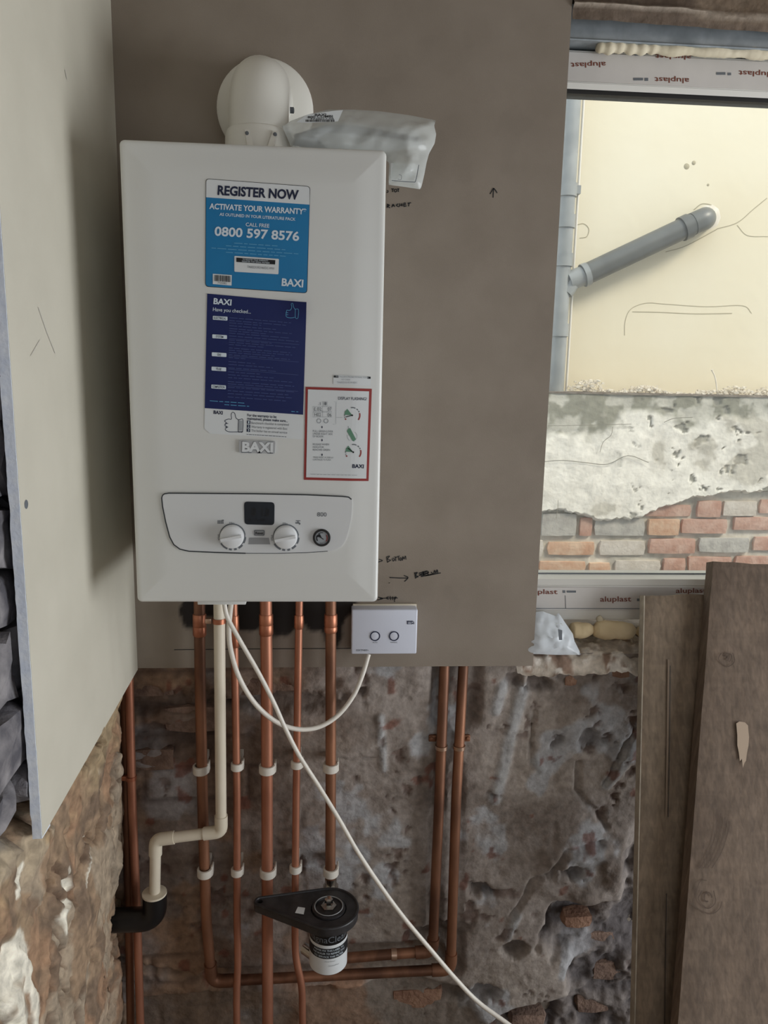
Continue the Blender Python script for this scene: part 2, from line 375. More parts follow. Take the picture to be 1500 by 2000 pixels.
RIM = [wp(*q) for q in [(1060, 1660), (1190, 1650), (1235, 1690), (1215, 1770), (1090, 1770), (1040, 1740)]]
k = sm(signed(X, Z, RIM)/.03+.3); D += k*(.010+.03*np.maximum(0, n2-.5))
BOT = [wp(*q) for q in [(250, 1960), (450, 1945), (700, 1930), (780, 1905), (900, 1930), (960, 2010), (960, 2120), (200, 2120)]]
bot = sm(signed(X+(n2-.5)*.04, Z+(n1-.5)*.03, BOT)/.02+.3); D -= bot*.012
for pts, wd in [([(858, 1270), (916, 1270), (905, 1400)], .030), ([(868, 1270), (864, 1400)], .020), ([(410, 1915), (660, 1905), (885, 1890)], .020), ([(664, 1872), (845, 1858)], .020), ([(890, 1880), (893, 1500)], .014), ([(846, 1850), (858, 1500)], .014)]:
    d = segdist(X, Z, [wp(*q) for q in pts]); k = sm(1.6-d/wd); D = D*(1-k)+np.minimum(D, -.022 if wd > .018 else -.004)*k
flat = np.clip(sm((Z-.90)/.03), 0, 1)*0; D = D*(1-flat*.6)
Yw = .024-D
def mixc(a, b, t): return a*(1-t)[:, None]+np.array(b)[None, :]*t[:, None]
C = lambda *c: np.array(lin(*c)[:3])
colr = np.tile(C(152, 142, 135), (len(X), 1))
colr = mixc(colr, C(130, 119, 111), sm((n2-.45)/.2)); colr = mixc(colr, C(166, 155, 145), sm((n4-.50)/.15)*.6)
colr = mixc(colr, C(178, 180, 184), sm((fbm(X, Z, 9, 4, 12)-.60)/.07)*.75); colr = mixc(colr, C(172, 174, 176), ridge*.7)
colr = mixc(colr, C(104, 82, 67), left*(.45+.45*sm((fbm(X, Z, 8, 4, 13)-.42)/.15)))
colr = mixc(colr, C(140, 112, 88), left*sm((fbm(X, Z, 7, 4, 15)-.54)/.08)*.7)
colr = mixc(colr, C(70, 52, 44), joint*np.clip(left*.45*show+show*.10, 0, 1)); colr = mixc(colr, C(112, 64, 48), sm((fbm(X, Z, 22, 3, 14)-.74)/.04)*.7)
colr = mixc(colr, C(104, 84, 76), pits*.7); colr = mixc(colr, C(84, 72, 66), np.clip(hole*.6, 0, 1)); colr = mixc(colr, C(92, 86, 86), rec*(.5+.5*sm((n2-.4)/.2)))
k = sm((.22-Z)/.1)*sm((X-.25)/.1)*sm((.62-X)/.1)*sm((n1-.45)/.1); colr = mixc(colr, C(186, 140, 108), k*.7)
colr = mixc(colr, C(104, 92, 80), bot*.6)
wb = struct(mk('wall_back', np.stack([X, Yw, Z], 1), grid(len(xs), len(zs)), m_wall, col=colr, smooth=70, origin=(.8, .02, -.02)), 'rough plastered masonry wall below the boiler')
# masonry behind the lower face, behind the plasterboard and around the window
WX0, WX1, WZ0, WZ1 = .80, 1.98, .985, 2.15
mk('masonry_core', *join(box(-.2, 3.2, .10, .36, -.10, .90), box(-.2, WX0, .05, .36, .90, ZC), box(WX1, 3.2, .0, .36, .90, ZC), box(WX0, WX1, .16, .36, WZ1+.06, ZC), box(WX0, WX1, .11, .36, .90, .965), box(1.72, 3.2, .02, .36, -.10, .93)), m_conc, wb, smooth=False)
# sill: crumbly top of the masonry below the window
sx = np.arange(.79, 1.75, .005); sy = np.arange(-.012, .115, .005); SX, SY = np.meshgrid(sx, sy, indexing='ij'); SX = SX.ravel(); SY = SY.ravel()
sn = fbm(SX, SY, 18, 5, 21); sn2 = fbm(SX, SY, 60, 3, 22); edge = sm((.02-SY)/.03)
SZ = .925+.022*sm((SY+.01)/.09)+(sn-.5)*.022+(sn2-.5)*.012-edge*(.012+.02*sn)
sc = np.tile(C(196, 184, 170), (len(SX), 1)); sc = mixc(sc, C(146, 122, 106), sm((sn-.52)/.08)); sc = mixc(sc, C(226, 218, 208), sm((sn2-.55)/.1))
mk('sill_crust', np.stack([SX, SY+(sn2-.5)*.012*edge, SZ], 1), grid(len(sx), len(sy)), m_wall, wb, col=sc, smooth=60)

def lump(cx, cy, cz, sx_, sy_, sz_, seed, amp=.16, cuts=2, pw=4.5):
    """rough block: subdivided rounded box with noisy faces"""
    rs = np.random.RandomState(seed); V = []; F = []; idx = {}
    def vid(p):
        key = tuple(np.round(p, 4))
        if key not in idx:
            q = np.array(p, float); L = (np.abs(q)**pw).sum()**(1/pw); q = q/L
            q *= 1+(rs.rand(3)-.5)*amp; idx[key] = len(V); V.append((cx+q[0]*sx_/2, cy+q[1]*sy_/2, cz+q[2]*sz_/2))
        return idx[key]
    g = np.linspace(-1, 1, cuts+1)
    for ax in range(3):
        for sgn in (-1, 1):
            for i in range(cuts):
                for j in range(cuts):
                    q = []
                    for a, b in ((i, j), (i+1, j), (i+1, j+1), (i, j+1)):
                        p = [0, 0, 0]; p[ax] = sgn; p[(ax+1) % 3] = g[a]; p[(ax+2) % 3] = g[b]; q.append(vid(p))
                    F.append(tuple(q) if sgn > 0 else tuple(q[::-1]))
    return np.array(V), F
# single bricks laid bare in the lower wall
for i, (px, py, wpx, hpx, mm) in enumerate([(375, 1402, 130, 52, 0), (300, 1340, 90, 38, 0), (490, 1335, 120, 40, 0), (1210, 1308, 46, 26, 1), (1113, 1326, 30, 22, 1), (815, 1945, 130, 46, 1), (1128, 1797, 70, 26, 1),
                                             (300, 1480, 100, 44, 0), (560, 1330, 70, 36, 0), (1165, 1830, 90, 40, 0), (1190, 1890, 90, 42, 0), (1160, 1955, 100, 44, 0), (720, 1985, 110, 36, 0), (1030, 1990, 90, 34, 0)]):
    Yb = .088 if px > 1120 and py > 1800 else (.050 if py > 1900 else .036)
    p = at(px, py, Y=Yb); s = 1/930.
    mk('brick', *lump(p[0], Yb+.012, p[2], wpx*s, .05, hpx*s*1.18, 60+i, .2), m_brick_o if mm else m_brick, wb, smooth=50)

# broken concrete band above the window
xs2 = np.arange(.826, 1.9, .006); zs2 = np.arange(2.168, 2.54, .006); X2, Z2 = np.meshgrid(xs2, zs2, indexing='ij'); X2 = X2.ravel(); Z2 = Z2.ravel()
a1 = fbm(X2, Z2, 8, 5, 31); a2 = fbm(X2, Z2, 30, 4, 32); e = sm((2.186+(a1-.5)*.02-Z2)/.008)
lip = sm(1-np.abs(Z2-2.19-(a1-.5)*.012)/.006)
Y2 = .002-(a1-.5)*.02-(a2-.5)*.008+e*.004+lip*-.008
c2_ = np.tile(C(118, 102, 86), (len(X2), 1)); c2_ = mixc(c2_, C(92, 78, 66), sm((a1-.48)/.1)); c2_ = mixc(c2_, C(176, 164, 150), lip*.9); c2_ = mixc(c2_, C(112, 98, 86), e*.8)
mk('concrete_band', np.stack([X2, Y2, Z2], 1), grid(len(xs2), len(zs2)), m_wall, wb, col=c2_, smooth=60)

# ------------------------------------------------------------------ wall_left: rubble stone
ys = np.arange(-1.05, .06, .005); zl = np.arange(-.10, .935, .005); Yl, Zl = np.meshgrid(ys, zl, indexing='ij'); Yl = Yl.ravel(); Zl = Zl.ravel()
l1 = fbm(Yl, Zl, 7, 5, 41); l2 = fbm(Yl, Zl, 18, 5, 42); l3 = fbm(Yl, Zl, 45, 4, 43); l4 = fbm(Yl, Zl*.6, 10, 4, 44)
rg = 1-np.abs(fbm(Yl, Zl*.7, 8, 4, 45)-.5)*2
XL = -.016+(l1-.5)*.045+(l2-.5)*.020+(l3-.5)*.006-sm((rg-.93)/.06)*.014-sm((fbm(Yl, Zl*.5, 22, 3, 48)-.60)/.05)*.009
XL -= sm((Zl-.885-(l1-.5)*.06)/.045)*.05                       # the upper masonry lies further back
XL -= sm((Yl+.07)/.06)*.012+sm((.62-Zl)/.25)*sm((Yl+.32)/.2)*.038
cl = np.tile(C(152, 128, 104), (len(Yl), 1)); cl = mixc(cl, C(126, 106, 88), sm((l2-.46)/.12)); cl = mixc(cl, C(166, 130, 102), sm((l4-.54)/.07)*.6)
cl = mixc(cl, C(180, 160, 124), sm((Zl-.72)/.12)*sm((l1-.42)/.12)*.5); cl = mixc(cl, C(176, 162, 142), sm((fbm(Yl, Zl, 11, 4, 47)-.56)/.07)*.6)
cl = mixc(cl, C(104, 78, 60), sm((rg-.94)/.05)*.7); cl = mixc(cl, C(122, 124, 130), sm((Zl-.90)/.03))
# white streaks and patches put into the stone pigment
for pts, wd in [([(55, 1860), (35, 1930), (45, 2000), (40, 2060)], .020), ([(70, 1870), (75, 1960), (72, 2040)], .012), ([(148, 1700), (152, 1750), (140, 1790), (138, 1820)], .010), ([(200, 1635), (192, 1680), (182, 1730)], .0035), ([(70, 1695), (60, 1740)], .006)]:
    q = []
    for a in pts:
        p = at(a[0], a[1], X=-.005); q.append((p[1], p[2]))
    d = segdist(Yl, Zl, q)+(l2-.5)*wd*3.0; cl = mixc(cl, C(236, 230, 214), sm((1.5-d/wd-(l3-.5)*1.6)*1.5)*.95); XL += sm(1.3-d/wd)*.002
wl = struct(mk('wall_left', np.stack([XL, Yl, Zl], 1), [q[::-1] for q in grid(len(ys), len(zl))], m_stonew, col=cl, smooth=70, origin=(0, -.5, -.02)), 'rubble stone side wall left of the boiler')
mk('masonry_core', *join(box(-.28, -.085, -3.4, .1, -.10, ZC), box(-.1, -.03, -3.4, -1.03, -.10, ZC)), m_conc, wl, smooth=False)
# stones of the upper part that show past the edge of the left board
rs = np.random.RandomState(9); zc = .93; i = 0
while zc < 2.3:
    h = .055+.055*rs.rand(); yc = -1.04+.05*rs.rand()
    while yc < -.46:
        ln = .07+.10*rs.rand()
        mk('stone', *lump(-.050-.008*rs.rand(), yc+ln/2, zc+h/2, .07, ln-.008, h-.004, 200+i, .42, 3, 6), m_stone, wl, smooth=50); i += 1
        yc += ln
    zc += h

# ------------------------------------------------------------------ plasterboards
bx = np.r_[np.arange(0, .824, .006), .824]; bz = np.r_[np.arange(.918, 2.54, .006), 2.545]
BX, BZ = np.meshgrid(bx, bz, indexing='ij'); BX = BX.ravel(); BZ = BZ.ravel()
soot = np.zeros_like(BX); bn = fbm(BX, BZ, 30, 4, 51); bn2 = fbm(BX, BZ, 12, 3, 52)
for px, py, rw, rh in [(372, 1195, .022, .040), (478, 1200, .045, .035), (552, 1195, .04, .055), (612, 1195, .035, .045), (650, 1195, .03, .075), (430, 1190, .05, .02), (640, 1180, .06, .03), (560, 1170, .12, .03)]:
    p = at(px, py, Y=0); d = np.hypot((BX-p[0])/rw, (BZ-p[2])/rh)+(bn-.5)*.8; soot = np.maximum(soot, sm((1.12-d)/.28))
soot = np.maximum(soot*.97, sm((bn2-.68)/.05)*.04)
nb = len(bx); nz = len(bz); Vf = np.stack([BX, np.zeros_like(BX), BZ], 1); Fb = [q for q in grid(nb, nz)]
Vb = np.array([(0, .0125, .918), (.824, .0125, .918), (.824, .0125, 2.545), (0, .0125, 2.545)])
n0 = len(Vf); cor = [0, (nb-1)*nz, nb*nz-1, nz-1]
Fb += [(n0+3, n0+2, n0+1, n0)]+[tuple([i*nz for i in range(nb)][::-1])+(n0, n0+1), tuple((nb-1)*nz+k for k in range(nz))[::-1]+(n0+1, n0+2), tuple(i*nz+nz-1 for i in range(nb))+(n0+2, n0+3), tuple(k for k in range(nz))+(n0+3, n0)]
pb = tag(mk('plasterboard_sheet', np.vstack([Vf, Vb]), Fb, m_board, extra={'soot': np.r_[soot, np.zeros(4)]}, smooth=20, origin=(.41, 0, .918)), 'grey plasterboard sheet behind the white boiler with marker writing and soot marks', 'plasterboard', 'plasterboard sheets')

def ribbon(px_pts, wpx, plane, smoothit=True, n=(0, -1, 0)):
    """flat ink stroke through photo pixels, laid on a surface"""
    P = np.asarray(px_pts, float)
    if smoothit and len(P) > 2: P = smoothpath(P, 5)
    T = np.gradient(P, axis=0); T /= np.linalg.norm(T, axis=1)[:, None]+1e-9; N = np.stack([-T[:, 1], T[:, 0]], 1)*wpx/2
    V = [plane(*q) for q in P+N]+[plane(*q) for q in P-N]; m = len(P)
    return np.array(V), [(i, i+1, m+i+1, m+i) for i in range(m-1)]
def letters(items, mt, parent, name='lettering'):
    for it in items: mk(name, *it, mt, parent, smooth=False)
def pboard(x, y): return at(x, y, Y=-.0007)
def ink(name, strokes, wpx, plane, mt, parent, label=None):
    o = mk(name, *join(*[ribbon(s, wpx, plane) for s in strokes]), mt, parent, smooth=False)
    if label: o['label'] = label
    return o
ink('marker_arrow', [[(963, 386), (963.5, 376), (964, 368)], [(957, 379), (960, 374), (964, 368), (968, 372), (971, 377)]], 1.9, pboard, m_black, pb, 'hand drawn black arrow pointing up')
ink('marker_word', [[(757, 371), (758, 375), (755, 376)], [(764, 369), (770, 369)], [(767, 369), (767, 375)], [(773, 369), (770, 372), (772, 375), (775, 373), (774, 369)], [(776, 369), (780, 369)], [(778, 369), (778, 375)]], 1.7, pboard, m_black, pb, 'handwritten black word under the bag')
ink('marker_word', [[(757, 398), (756, 406)], [(757, 399), (761, 401), (757, 403), (762, 406)], [(765, 405), (768, 399), (771, 404)], [(766, 402), (770, 402)], [(778, 398), (774, 401), (779, 404)], [(781, 397), (780, 404)], [(785, 397), (785, 403)], [(781, 401), (786, 400)], [(793, 397), (789, 397), (789, 403), (794, 402)], [(789, 400), (793, 399)], [(796, 397), (803, 396)], [(799, 397), (798, 403)]], 1.9, pboard, m_black, pb, 'handwritten black word bracket')
ink('marker_word', [[(738, 1098), (747, 1095), (740, 1092)], [(755, 1087), (757, 1099)], [(755, 1088), (761, 1086), (757, 1092), (763, 1094), (757, 1098)], [(766, 1091), (768, 1096), (771, 1092), (767, 1090)], [(770, 1088), (776, 1088)], [(773, 1088), (773, 1096)], [(776, 1087), (781, 1086)], [(778, 1087), (779, 1095)], [(781, 1090), (782, 1095), (785, 1091), (781, 1089)], [(786, 1095), (787, 1087), (789, 1092), (792, 1086), (793, 1093)]], 1.5, pboard, m_black, pb, 'handwritten black word bottom')
ink('marker_word', [[(761, 1128), (780, 1129), (797, 1129)], [(789, 1124), (797, 1128), (790, 1136)], [(760, 1138), (761, 1139)]], 1.8, pboard, m_black, pb, 'long hand drawn arrow pointing right')
ink('marker_word', [[(810, 1118), (812, 1130)], [(810, 1120), (815, 1118), (812, 1124), (817, 1126), (812, 1128)], [(818, 1120), (835, 1115), (818, 1124), (838, 1118), (822, 1126), (842, 1122)], [(826, 1116), (828, 1124)], [(836, 1115), (836, 1123)], [(842, 1117), (845, 1121), (842, 1122)], [(847, 1122), (849, 1114), (851, 1119), (854, 1113), (855, 1119)], [(830, 1125), (845, 1122), (861, 1119)]], 1.9, pboard, m_black, pb, 'crossed out handwritten black word')
ink('marker_word', [[(737, 1172), (748, 1169), (738, 1166)], [(742, 1169), (760, 1168), (777, 1168)], [(759, 1165), (755, 1168), (759, 1171)], [(762, 1164), (763, 1172)], [(767, 1165), (767, 1172)], [(770, 1167), (771, 1176)], [(770, 1167), (774, 1166), (771, 1171)]], 1.5, pboard, m_black, pb, 'handwritten black word clip struck through')
ink('pencil_line', [[(340, 1269), (500, 1267.5), (690, 1266.5)]], 1.3, pboard, m_black, pb)

# left board: fixed over the stone, its cut end towards the camera
YE = -.527
VL = [(0, YE, .886), (0, .0, .915), (0, .0, 2.545), (0, YE, 2.545)]
V, F = prism(VL, (-.0105, 0, 0))
pl = tag(mk('plasterboard_sheet', V, F, m_boardl, smooth=False, origin=(0, -.26, .886)), 'pale plasterboard sheet on the left wall with a bluish cut end', 'plasterboard', 'plasterboard sheets')
zz = np.linspace(.884, 2.545, 180); rr1 = fbm(zz, zz*0, 60, 3, 55); rr2 = fbm(zz, zz*0+3, 90, 3, 56)
P = []
for z, a, b in zip(zz, rr1, rr2):
    P += [(-.0005+.0008*(b-.5), YE-.001, z), (-.0128-.003*(a-.4), YE-.0015-.0006*a, z), (-.0132-.003*(a-.4), YE+.03, z), (-.0005, YE+.03, z)]
Fg = []
for i in range(len(zz)-1):
    for k in range(4): Fg.append((i*4+k, i*4+(k+1) % 4, (i+1)*4+(k+1) % 4, (i+1)*4+k))
Fg += [(3, 2, 1, 0)]
g = mk('cut_edge', P, Fg, m_gyp, pl, smooth=40); g['label'] = 'bluish white ragged gypsum edge'
mk('screw_hole', *lathe([(.0001, .0009), (.0045, .0009), (.006, .0003)], at(51, 985, X=.0), 'x', 14), m_greyink, pl)
m_scr = mat('scuffed_paper', lin(196, 192, 182), rough=.8)
def pleft(x, y): return at(x, y, X=.0006)
letters([ribbon(s, 1.4, pleft, False) for s in [[(75, 600), (92, 650), (108, 690)], [(60, 695), (78, 664)], [(127, 136), (131, 155)]]], m_scr, pl, 'scratch')

# ------------------------------------------------------------------ window_1
YF = .06
def fz(px, py, Y=YF): return at(px, py, Y=Y)[2]
zb_top = 1.094; zt_bot = 2.074; xa, xb = .80, 1.95; YG = .10
z_f0 = fz(1150, 1190)-.002; z_f1 = fz(1150, 1143); z_t0 = fz(1300, 170); z_t1 = fz(1150, 99)
win = thing('window_1', (1.37, .08, .965), 'white plastic framed window with printed protective film looking onto a yard', 'window'); win['kind'] = 'structure'
del win['category']
mk('frame_rail', *join(rbox(xa, xb, YF, .15, z_f0-.022, z_f1, .002), prism([(xa, YF, z_f1), (xa, YF+.006, z_f1+.012), (xa, YG-.004, zb_top), (xa, YG+.03, zb_top), (xa, YG+.03, z_f1)], (xb-xa, 0, 0))), m_upvc, win, smooth=30)
mk('frame_rail', *join(rbox(xa, xb, YF, .15, z_t0, z_t1, .002), prism([(xa, YF, z_t0), (xa, YF+.004, z_t0-.010), (xa, YG-.010, zt_bot+.012), (xa, YG+.03, zt_bot+.012), (xa, YG+.03, z_t0)][::-1], (xb-xa, 0, 0))), m_upvc, win, smooth=30)
mk('frame_stile', *rbox(xa-.0, xa+.035, YF+.004, .15, z_f1, z_t0, .002), m_upvc, win)
mk('frame_stile', *rbox(xb-.05, xb, YF+.004, .15, z_f1, z_t0, .002), m_upvc, win)
mk('gasket', *box(xa, xb, YG-.012, YG+.02, zt_bot-.001, zt_bot+.0125), m_gasket, win, smooth=False)
mk('gasket', *box(xa, xb, YG-.005, YG+.0, zb_top-.001, zb_top+.002), m_greyink, win, smooth=False)
mk('glass_pane', *box(xa+.01, xb-.01, YG, YG+.006, zb_top-.005, zt_bot+.008), m_glass, win, smooth=False)
mk('protective_film', *rbox(xa, xb, YF-.0016, YF-.0002, z_f0, z_f1-.004, .0005, 1), m_film, win)
mk('protective_film', *rbox(xa, xb, YF-.0016, YF-.0002, z_t0+.002, z_t1-.004, .0005, 1), m_film, win)
ca = np.array([.0, 0, 0])
# ------------------------------------------------------------------ lettering
_tc = {}
def glyphs(s, bold=0.0):
    key = (s, bold)
    if key not in _tc:
        cu = bpy.data.curves.new('t', 'FONT'); cu.body = s; cu.resolution_u = 3; cu.offset = bold
        ob = bpy.data.objects.new('t', cu); me = bpy.data.meshes.new_from_object(ob)
        V = np.array([v.co[:2] for v in me.vertices]); F = [tuple(p.vertices) for p in me.polygons]
        bpy.data.objects.remove(ob); bpy.data.meshes.remove(me); bpy.data.curves.remove(cu); _tc[key] = (V, F)
    return _tc[key]
def text(s, pL, pR, h, plane, bold=0.0):
    """lettering between two photo pixels of its baseline, cap height h pixels, on a surface"""
    V, F = glyphs(s, bold); a = V[:, 0].min(); b = V[:, 0].max(); cap = .69
    pL = np.array(pL, float); pR = np.array(pR, float); d = pR-pL; L = np.linalg.norm(d); up = np.array([d[1], -d[0]])/L
    return np.array([plane(*(pL+d*(x-a)/(b-a)+up*(y/cap)*h)) for x, y in V]), F
def quadpx(pts, plane): return np.array([plane(*p) for p in pts]), [tuple(range(len(pts)))]
def pfilm(x, y): return at(x, y, Y=YF-.0022)
tt = [text('aluplast', (1183, 121), (1115, 123), 10, pfilm, .012), text('aluplast', (1346, 153), (1279, 151), 10, pfilm, .012), text('aluplast', (1512, 141), (1443, 138), 10, pfilm, .012), text('aluplast', (1350, 108), (1280, 106), 9, pfilm, .012)]
letters([*tt], m_brown, win, 'film_lettering')
letters([text('aluplast', (1026, 1160), (1089, 1160), 9, pfilm, .012), text('aluplast', (1172, 1175), (1233, 1174.5), 10, pfilm, .012), text('aluplast', (1320, 1158), (1380, 1157.5), 9, pfilm, .012)], m_brown, win, 'film_lettering')
def pxrect(x0_, y0_, x1_, y1_): return [(x0_, y0_), (x1_, y0_), (x1_, y1_), (x0_, y1_)]
mk('film_marks', *join(*[quadpx(pxrect(*q), pfilm) for q in [(1099, 1153, 1104, 1158), (1107, 1153.5, 1125, 1157.5), (1244, 1169, 1250, 1174), (1237, 152, 1256, 157), (1259, 152, 1266, 158), (1399, 141, 1417, 146), (1421, 142, 1428, 147), (1240, 106, 1258, 109)]]), m_greyink, win, smooth=False)
mk('film_seam', *join(ribbon([(1040, 1188.5), (1270, 1189)], 1.2, pfilm, False), ribbon([(1104, 1163), (1105, 1188)], 1.0, pfilm, False)), m_greyink, win, smooth=False)

# steel lintel above the window, with its lower lip
zl0 = at(1300, 89, Y=.03)[2]; zl1 = at(1300, 40, Y=.03)[2]
li = thing('steel_lintel', (1.37, .05, zl0), 'galvanised steel lintel spanning above the window', 'lintel')
mk('web', *rbox(.827, 1.98, .030, .036, zl0+.004, zl1+.02, .001, 1), m_steel, li)
mk('lip', *rbox(.827, 1.98, .027, .11, zl0, zl0+.005, .002), m_steel, li)
mk('gap_shade_strip', *box(.80, 1.98, .085, .15, z_t1-.002, zl0+.01), m_gasket, win, smooth=False)  # black strip added so the gap above the frame reads as deep shade
# foam bead squeezed out above the frame
pp = []; rad = []
for k in range(110):
    t = k/109; px = 1165+t*430; py = 91+t*18+1.5*math.sin(k*.4)
    pp.append(at(px, py, Y=.040)); b = (.0105 if t < .12 else .0095)+.0016*math.sin(k*(1.15 if t < .28 else .33)+1)+.0012*random.random(); rad.append(b*(min(1, .55+k*.25)))
tag(mk('expanding_foam', *tube(pp, rad, 14), m_foamw, smooth=70), 'long lumpy bead of cream expanding foam above the window frame', 'foam', 'expanding foam')
def foamblob(pts, label, mt=m_foam):
    P = [at(a, b, Y=Y) for a, b, Y, r in pts]; R_ = [r for *_, r in pts]; Q = smoothpath(P, 7); R2 = np.interp(np.linspace(0, 1, len(Q)), np.linspace(0, 1, len(R_)), R_)
    V, F = tube(Q, R2, 16); V = np.array(V); V += (np.array([fbm(V[:, 0], V[:, 2]+V[:, 1], 45, 3, 70+k) for k in range(3)]).T-.5)*.007
    return tag(mk('expanding_foam', V, F, mt, smooth=80), label, 'foam', 'expanding foam')
foamblob([(1112, 1230, .05, .006), (1118, 1230, .05, .017), (1133, 1231, .05, .0195), (1148, 1231, .05, .016), (1156, 1233, .05, .009), (1160, 1235, .05, .003)], 'short rounded blob of foam on the sill against the plastic bag')
foamblob([(1158, 1228, .048, .006), (1164, 1229, .048, .018), (1180, 1230, .048, .022), (1205, 1231, .048, .021), (1228, 1233, .048, .018), (1238, 1234, .048, .011), (1241, 1234, .048, .004)], 'long sausage of yellowed foam on the window sill')
foamblob([(1171, 1219, .055, .005), (1171, 1213, .055, .008), (1172, 1207, .055, .008), (1173, 1203, .055, .003)], 'small nub of foam standing on the long foam sausage', m_foamw)
foamblob([(1244, 1232, .06, .008), (1254, 1233, .06, .014), (1275, 1234, .06, .016), (1310, 1235, .06, .014), (1350, 1235, .06, .012)], 'foam running along the sill behind the leaning planks')

# bag lying on the sill
ob = [at(x, y, Y=Y) for x, y, Y in [(1026, 1198, .035), (1060, 1194, .035), (1085, 1203, .035), (1091, 1197, .035), (1108, 1222, .03), (1119, 1238, .02), (1122, 1252, .015), (1132, 1272, .005), (1134, 1279, .0), (1085, 1279, -.002), (1040, 1277, .0), (1010, 1276, .02), (1000, 1230, .035)]]
sb = thing('plastic_bag', (.87, .02, .93), 'small crumpled milky plastic bag on the window sill beside the plasterboard', 'bag', 'plastic bags')
mk('bag_film', *pillow(ob, .022, .010, .006, 30, 5), m_bag2, sb, smooth=50)
cc = np.mean(ob, 0)
mk('leaflet', *prism([at(x, y, Y=.018) for x, y in [(1040, 1216), (1098, 1218), (1112, 1274), (1040, 1274)]], (0, .004, 0)), m_leaf, sb, smooth=False)
mk('leaflet_print', *prism([at(x, y, Y=-.018) for x, y in [(1090, 1229), (1098, 1231), (1098, 1250), (1092, 1250)]], (0, .001, 0)), m_greyink, sb, smooth=False)

# ------------------------------------------------------------------ outside: yard walls and waste pipes
YL, YU = 1.9, 2.08
def pe(px, py, Y=YL): p = at(px, py, Y=Y); return (p[0], p[2])
def zx(x, y): return (1000+x/3., 700+y/3.)                     # helper for coordinates read off an enlarged view
ztop = pe(1250, 768)[1]
struct(mk('ground_outside', *box(-1.5, 6, .36, 2.4, -.5, -.35), m_conc, smooth=False))
wu = struct(mk('wall_outside_upper', *box(-.6, 5.2, YU, YU+.25, ztop-.2, 3.3), m_cream, smooth=False), 'cream rendered house wall across the yard')
def pup(x, y): return at(x, y, Y=YU-.001)
mk('render_crack', *join(*[ribbon(s, wd, pup) for s, wd in [([(1220, 655), (1221, 628), (1232, 604), (1262, 592), (1300, 594), (1380, 599), (1450, 597), (1468, 612)], 1.1), ([(1235, 609), (1290, 610), (1360, 613), (1430, 612)], 1.4), ([(1498, 387), (1470, 410), (1440, 435), (1400, 447)], 1.4), ([(1440, 440), (1460, 460), (1500, 462)], 1.2), ([(1400, 448), (1340, 480), (1300, 492)], 1.6), ([(1125, 440), (1140, 437), (1150, 447), (1146, 462), (1132, 465)], 1.4), ([(1355, 410), (1372, 398), (1395, 404), (1404, 425)], 1.8)]]), m_crack, wu, smooth=False)
mk('render_patch', *lathe([(.0001, .002), (.05, .002), (.056, 0)], at(1385, 424, Y=YU), 'y', 9), m_rubble, wu)
for q, r in (((1355, 318), .010), ((1341, 325), .014), ((1383, 361), .006)): mk('wall_plug', *lathe([(.0001, .002), (r*.7, .002), (r, 0)], at(*q, Y=YU), 'y', 9), m_crack, wu)
# low wall: mortar bed, single bricks, thick broken render above
gx = np.arange(.2, 4.0, .012); gz = np.arange(-.36, ztop-.01, .012); GX, GZ = np.meshgrid(gx, gz, indexing='ij'); GX = GX.ravel(); GZ = GZ.ravel()
g1 = fbm(GX, GZ, 9, 4, 81); g2 = fbm(GX, GZ, 30, 3, 82)
gc = np.tile(C(214, 207, 194), (len(GX), 1)); gc = mixc(gc, C(190, 184, 172), sm((g1-.48)/.12))
wlw = struct(mk('wall_outside_low', np.stack([GX, YL+.022-(g1-.5)*.016-(g2-.5)*.008, GZ], 1), grid(len(gx), len(gz)), m_ext, col=gc, smooth=60, origin=(2, YL, -.36)), 'low yard wall of patched brick under peeling white render')
mk('masonry_core', *box(.0, 4.4, YL+.05, YU+.02, -.36, ztop-.006), m_conc, wlw, smooth=False)
BR = [(750, 855, 1065, 932, 0), (1090, 832, 1230, 936, 0), (1240, 835, 1445, 930, 3), (1455, 826, 1720, 916, 0), (170, 905, 385, 1047, 2), (403, 930, 470, 1047, 0), (480, 935, 790, 1047, 2), (800, 940, 985, 1042, 1), (992, 940, 1272, 1032, 0), (1300, 930, 1560, 1012, 0), (1575, 930, 1830, 1012, 2),
      (-60, 1060, 190, 1168, 3), (205, 1075, 495, 1158, 1), (510, 1068, 790, 1160, 3), (800, 1056, 1085, 1150, 0), (1095, 1050, 1405, 1142, 2), (1416, 1046, 1690, 1132, 0),
      (-80, 1190, 140, 1262, 0), (155, 1190, 440, 1262, 1), (455, 1200, 580, 1262, 1), (600, 1186, 885, 1256, 3), (892, 1172, 1020, 1256, 0), (1032, 1164, 1300, 1250, 0), (1312, 1158, 1590, 1245, 0), (155, 1285, 420, 1365, 0), (435, 1285, 720, 1365, 2), (735, 1282, 1020, 1362, 1), (1035, 1280, 1320, 1360, 0), (-140, 930, 160, 1045, 2), (1700, 1046, 1960, 1132, 1)]
rs = np.random.RandomState(12)
for (ya, yb) in ((940, 1042), (1056, 1158), (1186, 1260), (1285, 1365)):
    xq = -160-rs.randint(0, 90)
    while xq > -1500:
        w_ = rs.randint(150, 290); BR.append((xq-w_, ya, xq, yb, int(rs.choice([0, 0, 1, 2, 3])))); xq -= w_+16
for i, (a, b, c, d, k) in enumerate(BR):
    p = pe(*zx(a, b)); q = pe(*zx(c, d)); x_a, x_b, z_a, z_b = p[0], q[0], q[1], p[1]
    mk('brick', *lump((x_a+x_b)/2, YL+.056-.010*((i*37) % 10)/10, (z_a+z_b)/2, x_b-x_a, .10, z_b-z_a, 300+i, .06, 2, 9), EXTB[k], wlw, smooth=50)
